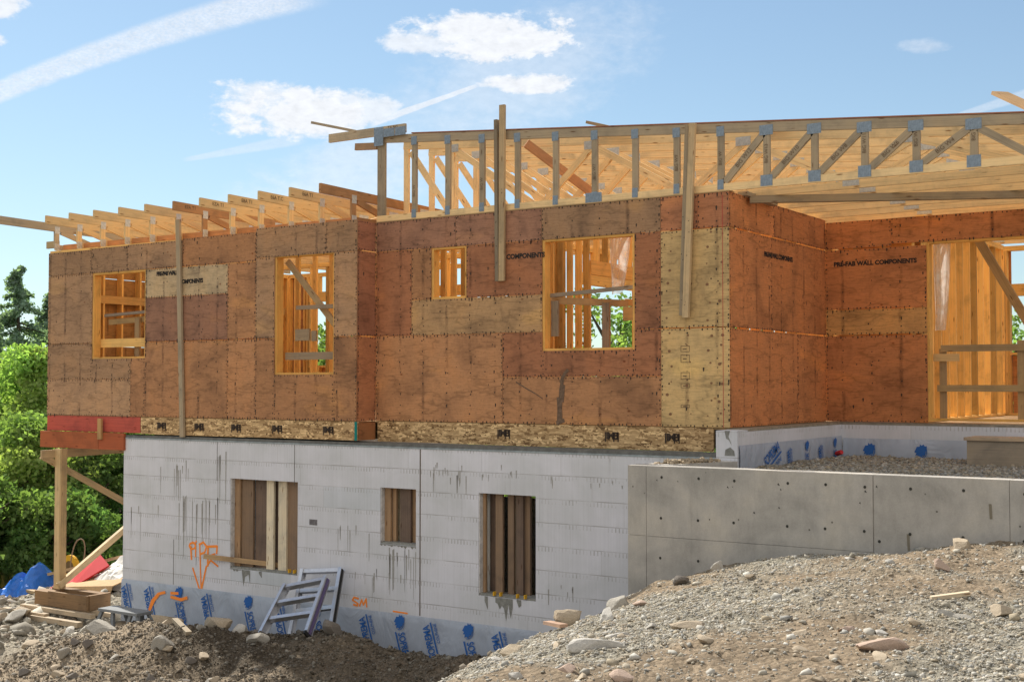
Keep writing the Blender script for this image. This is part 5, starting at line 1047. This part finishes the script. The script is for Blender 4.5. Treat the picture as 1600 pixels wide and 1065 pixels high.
# ------------------------------------------------------------ trees
def tri_cloud(name, P, S, C, nrm=None):
    n = len(P); a = rng.normal(size=(n, 3)); a /= np.linalg.norm(a, axis=1)[:, None]; b = rng.normal(size=(n, 3)); b -= (a*b).sum(1)[:, None]*a; b /= np.linalg.norm(b, axis=1)[:, None]
    a *= S[:, None]; b *= (S*rng.uniform(.55, .9, n))[:, None]; v = np.stack([P-a, P-b*.9+a*.1, P+a, P+b*.9+a*.1], 1)
    me = bpy.data.meshes.new(name); me.vertices.add(n*4); me.vertices.foreach_set('co', v.astype(np.float32).ravel()); me.loops.add(n*4); me.loops.foreach_set('vertex_index', np.arange(n*4, dtype=np.int32)); me.polygons.add(n)
    me.polygons.foreach_set('loop_start', (np.arange(n)*4).astype(np.int32)); me.polygons.foreach_set('loop_total', np.full(n, 4, np.int32)); me.update(calc_edges=True)
    ca = me.color_attributes.new('tint', 'FLOAT_COLOR', 'POINT'); ca.data.foreach_set('color', np.repeat(np.concatenate([C, np.ones((n, 1))], 1)[:, None], 4, 1).astype(np.float32).ravel()); me.materials.append(LEAF); return me
def limb(bm_pts, p0, p1, r0, r1):
    a = Vector(p1)-Vector(p0); n = a.normalized(); s = n.orthogonal().normalized(); t_ = n.cross(s); return [[tuple(Vector(p)+(s*math.cos(q)+t_*math.sin(q))*r) for q in np.linspace(0, 2*math.pi, 7)[:-1]] for p, r in ((p0, r0), (p1, r1))]
def trunk_mesh(limbs, c_=(.10, .08, .06)):
    mb = MB()
    for l in limbs:
        A, B = limb(None, *l)
        for i in range(6): j = (i+1) % 6; mb.poly([A[i], A[j], B[j], B[i]], c_)
    return mb
def broadleaf(x, y, zb, h, cr_, n, c0, label, group=None, leaf=.11, thin=1.0, name='broadleaf_tree'):
    t_ = empty(name, (x, y, zb), label, 'tree', group); limbs = []; top = zb+h; lobes = []
    p = Vector((x, y, zb)); q = Vector((x+random.gauss(0, .2), y, zb+h*.45)); limbs.append((p, q, h*.028, h*.018)); limbs.append((q, Vector((x, y, zb+h*.85)), h*.018, h*.005))
    nl = 60
    for i in range(nl):
        f = random.uniform(.12, 1.0); zz = zb+h*(.12+.86*f); rr = cr_*math.sqrt(max(.05, 1-(abs(f-.42)/.62)**2)); a = random.uniform(0, 6.28); d = rr*random.uniform(.35, .95)
        c = Vector((x+math.cos(a)*d, y+math.sin(a)*d, min(zz, top-.25))); lobes.append((c, cr_*random.uniform(.16, .36))); limbs.append((Vector((x, y, max(zb+h*.2, c.z-h*.16))), c, h*.009, h*.002))
    per = n//nl; Ps = []; Cs = []
    for c, r in lobes:
        m_ = int(per*(r/(cr_*.27))**2); u = rng.normal(size=(m_, 3)); u /= np.linalg.norm(u, axis=1)[:, None]; rad = r*(rng.random(m_)**.35); cl_ = .85+.9*np.abs(vnoise(u[:, 0]*3+c.x, u[:, 1]*3+u[:, 2]*2, .45, 77)); P = np.array(c)+u*(rad*cl_)[:, None]*np.array([1, 1, .72])
        k = vnoise(P[:, 0]+P[:, 2], P[:, 1]-P[:, 2], .30, 78) > -.14*thin; P = P[k]; Ps.append(P); j = random.uniform(.75, 1.25); Cs.append(np.array(c0)*j*rng.uniform(.7, 1.35, (len(P), 1))*np.array([1+rng.uniform(-.12, .12), 1, 1]))
    P = np.concatenate(Ps); C = np.concatenate(Cs); me = tri_cloud('crown', P, leaf*rng.uniform(.6, 1.3, len(P)), C); link('crown', me, t_); obj('trunk', trunk_mesh(limbs), BARK, t_)
    return t_
def conifer(x, y, zb, h, cr_, n, c0, label, group=None, leaf=.16):
    t_ = empty('conifer_tree', (x, y, zb), label, 'tree', group); limbs = [(Vector((x, y, zb)), Vector((x, y, zb+h)), h*.022, .02)]; Ps = []
    nb = 150; per = n//nb
    for i in range(nb):
        f = (i+.5)/nb; zz = zb+h*(.12+.88*f); L_ = cr_*(1-f)**.75*random.uniform(.6, 1.15)+.1; a = random.uniform(0, 6.28); u = rng.random(per)**.7; droop = -.28*u**1.5*L_
        P = np.stack([x+np.cos(a)*u*L_, y+np.sin(a)*u*L_, zz+droop], 1)+rng.normal(0, 1, (per, 3))*np.array([.13, .13, .09])*(.5+L_*.28); Ps.append(P); limbs.append((Vector((x, y, zz)), Vector((x+math.cos(a)*L_, y+math.sin(a)*L_, zz-.28*L_)), .05, .01))
    P = np.concatenate(Ps); link('crown', tri_cloud('crown', P, leaf*rng.uniform(.5, 1.2, len(P)), np.array(c0)*rng.uniform(.6, 1.4, (len(P), 1))), t_); obj('trunk', trunk_mesh(limbs), BARK, t_); return t_
def at(px, d):                                           # helper: bearing from the camera stand, distance d
    a = R(33.69)-math.atan((px-800)/2000); k = d/math.cos(math.atan((px-800)/2000)); return -math.sin(a)*k, math.cos(a)*k
G1, G2, G3, G4 = (.23, .33, .12), (.30, .40, .14), (.15, .24, .09), (.05, .10, .035)
for px, d, zb, h, cr_, n, c0, lab in (
    (62, 33, -6.2, 7.6, 2.1, 15000, G2, 'bright yellow-green leafy tree beside the left corner of the house'), (5, 36, -6.4, 7.3, 2.3, 15000, G1, 'leafy green tree at the left picture edge'), (-75, 33, -6.4, 7.2, 2.4, 9000, G1, 'leafy tree just beyond the left picture edge'),
    (35, 29, -5.5, 5.2, 1.9, 12000, G1, 'lower leafy tree in front at the left edge of the rubble'), (125, 31, -5.8, 5.6, 2.0, 14000, G3, 'dense dark green tree seen behind the timber post'), (185, 34, -6.2, 6.2, 2.2, 14000, G1, 'leafy tree between the post and the foundation corner'), (-30, 26, -5, 3.6, 1.6, 8000, G3, 'low dark bushy tree at the far left edge'),
    (90, 27, -5.0, 3.2, 1.5, 9000, G3, 'low shaded bush behind the blue tarp'), (250, 38, -6.5, 6.6, 2.4, 9000, G1, 'leafy tree hidden mostly behind the left wing')):
    x_, y_ = at(px, d); broadleaf(x_, y_, zb, h, cr_, n*3, c0, lab, None, .062)
for px, d, zb, h, cr_, lab in ((28, 60, -8, 14.0, 3.9, 'tall pointed dark conifer against the sky at left'), (-25, 57, -8, 12.2, 3.4, 'second dark conifer cut by the left picture edge'), (78, 64, -8, 13.0, 3.2, 'dark conifer partly behind the left house corner')):
    x_, y_ = at(px, d); conifer(x_, y_, zb, h, cr_, 20000, (.24, .33, .28), lab, None, .10)  # crown colour paler and bluer, distance haze painted in
for px, d, h, lab in ((400, 42, 8.6, 'leafy tree glimpsed through the left basement window'), (520, 44, 9.6, 'leafy tree glimpsed through the tall window'), (820, 40, 9.4, 'leafy tree glimpsed through the right basement window'), (965, 40, 10.4, 'airy tree seen through the wide window'), (1150, 42, 9.4, 'leafy tree hidden behind the recessed wall'), (1345, 44, 9.6, 'leafy tree behind the plywood of the recess'), (1590, 38, 10.2, 'leafy tree seen through the large right opening'), (1740, 40, 9.5, 'leafy tree beyond the right picture edge')):
    x_, y_ = at(px, d); broadleaf(x_, y_, -7, h, 2.6, 14000, G1, lab, None, .09, 1.0)
sc.render.resolution_x = 1024; sc.render.resolution_y = 681
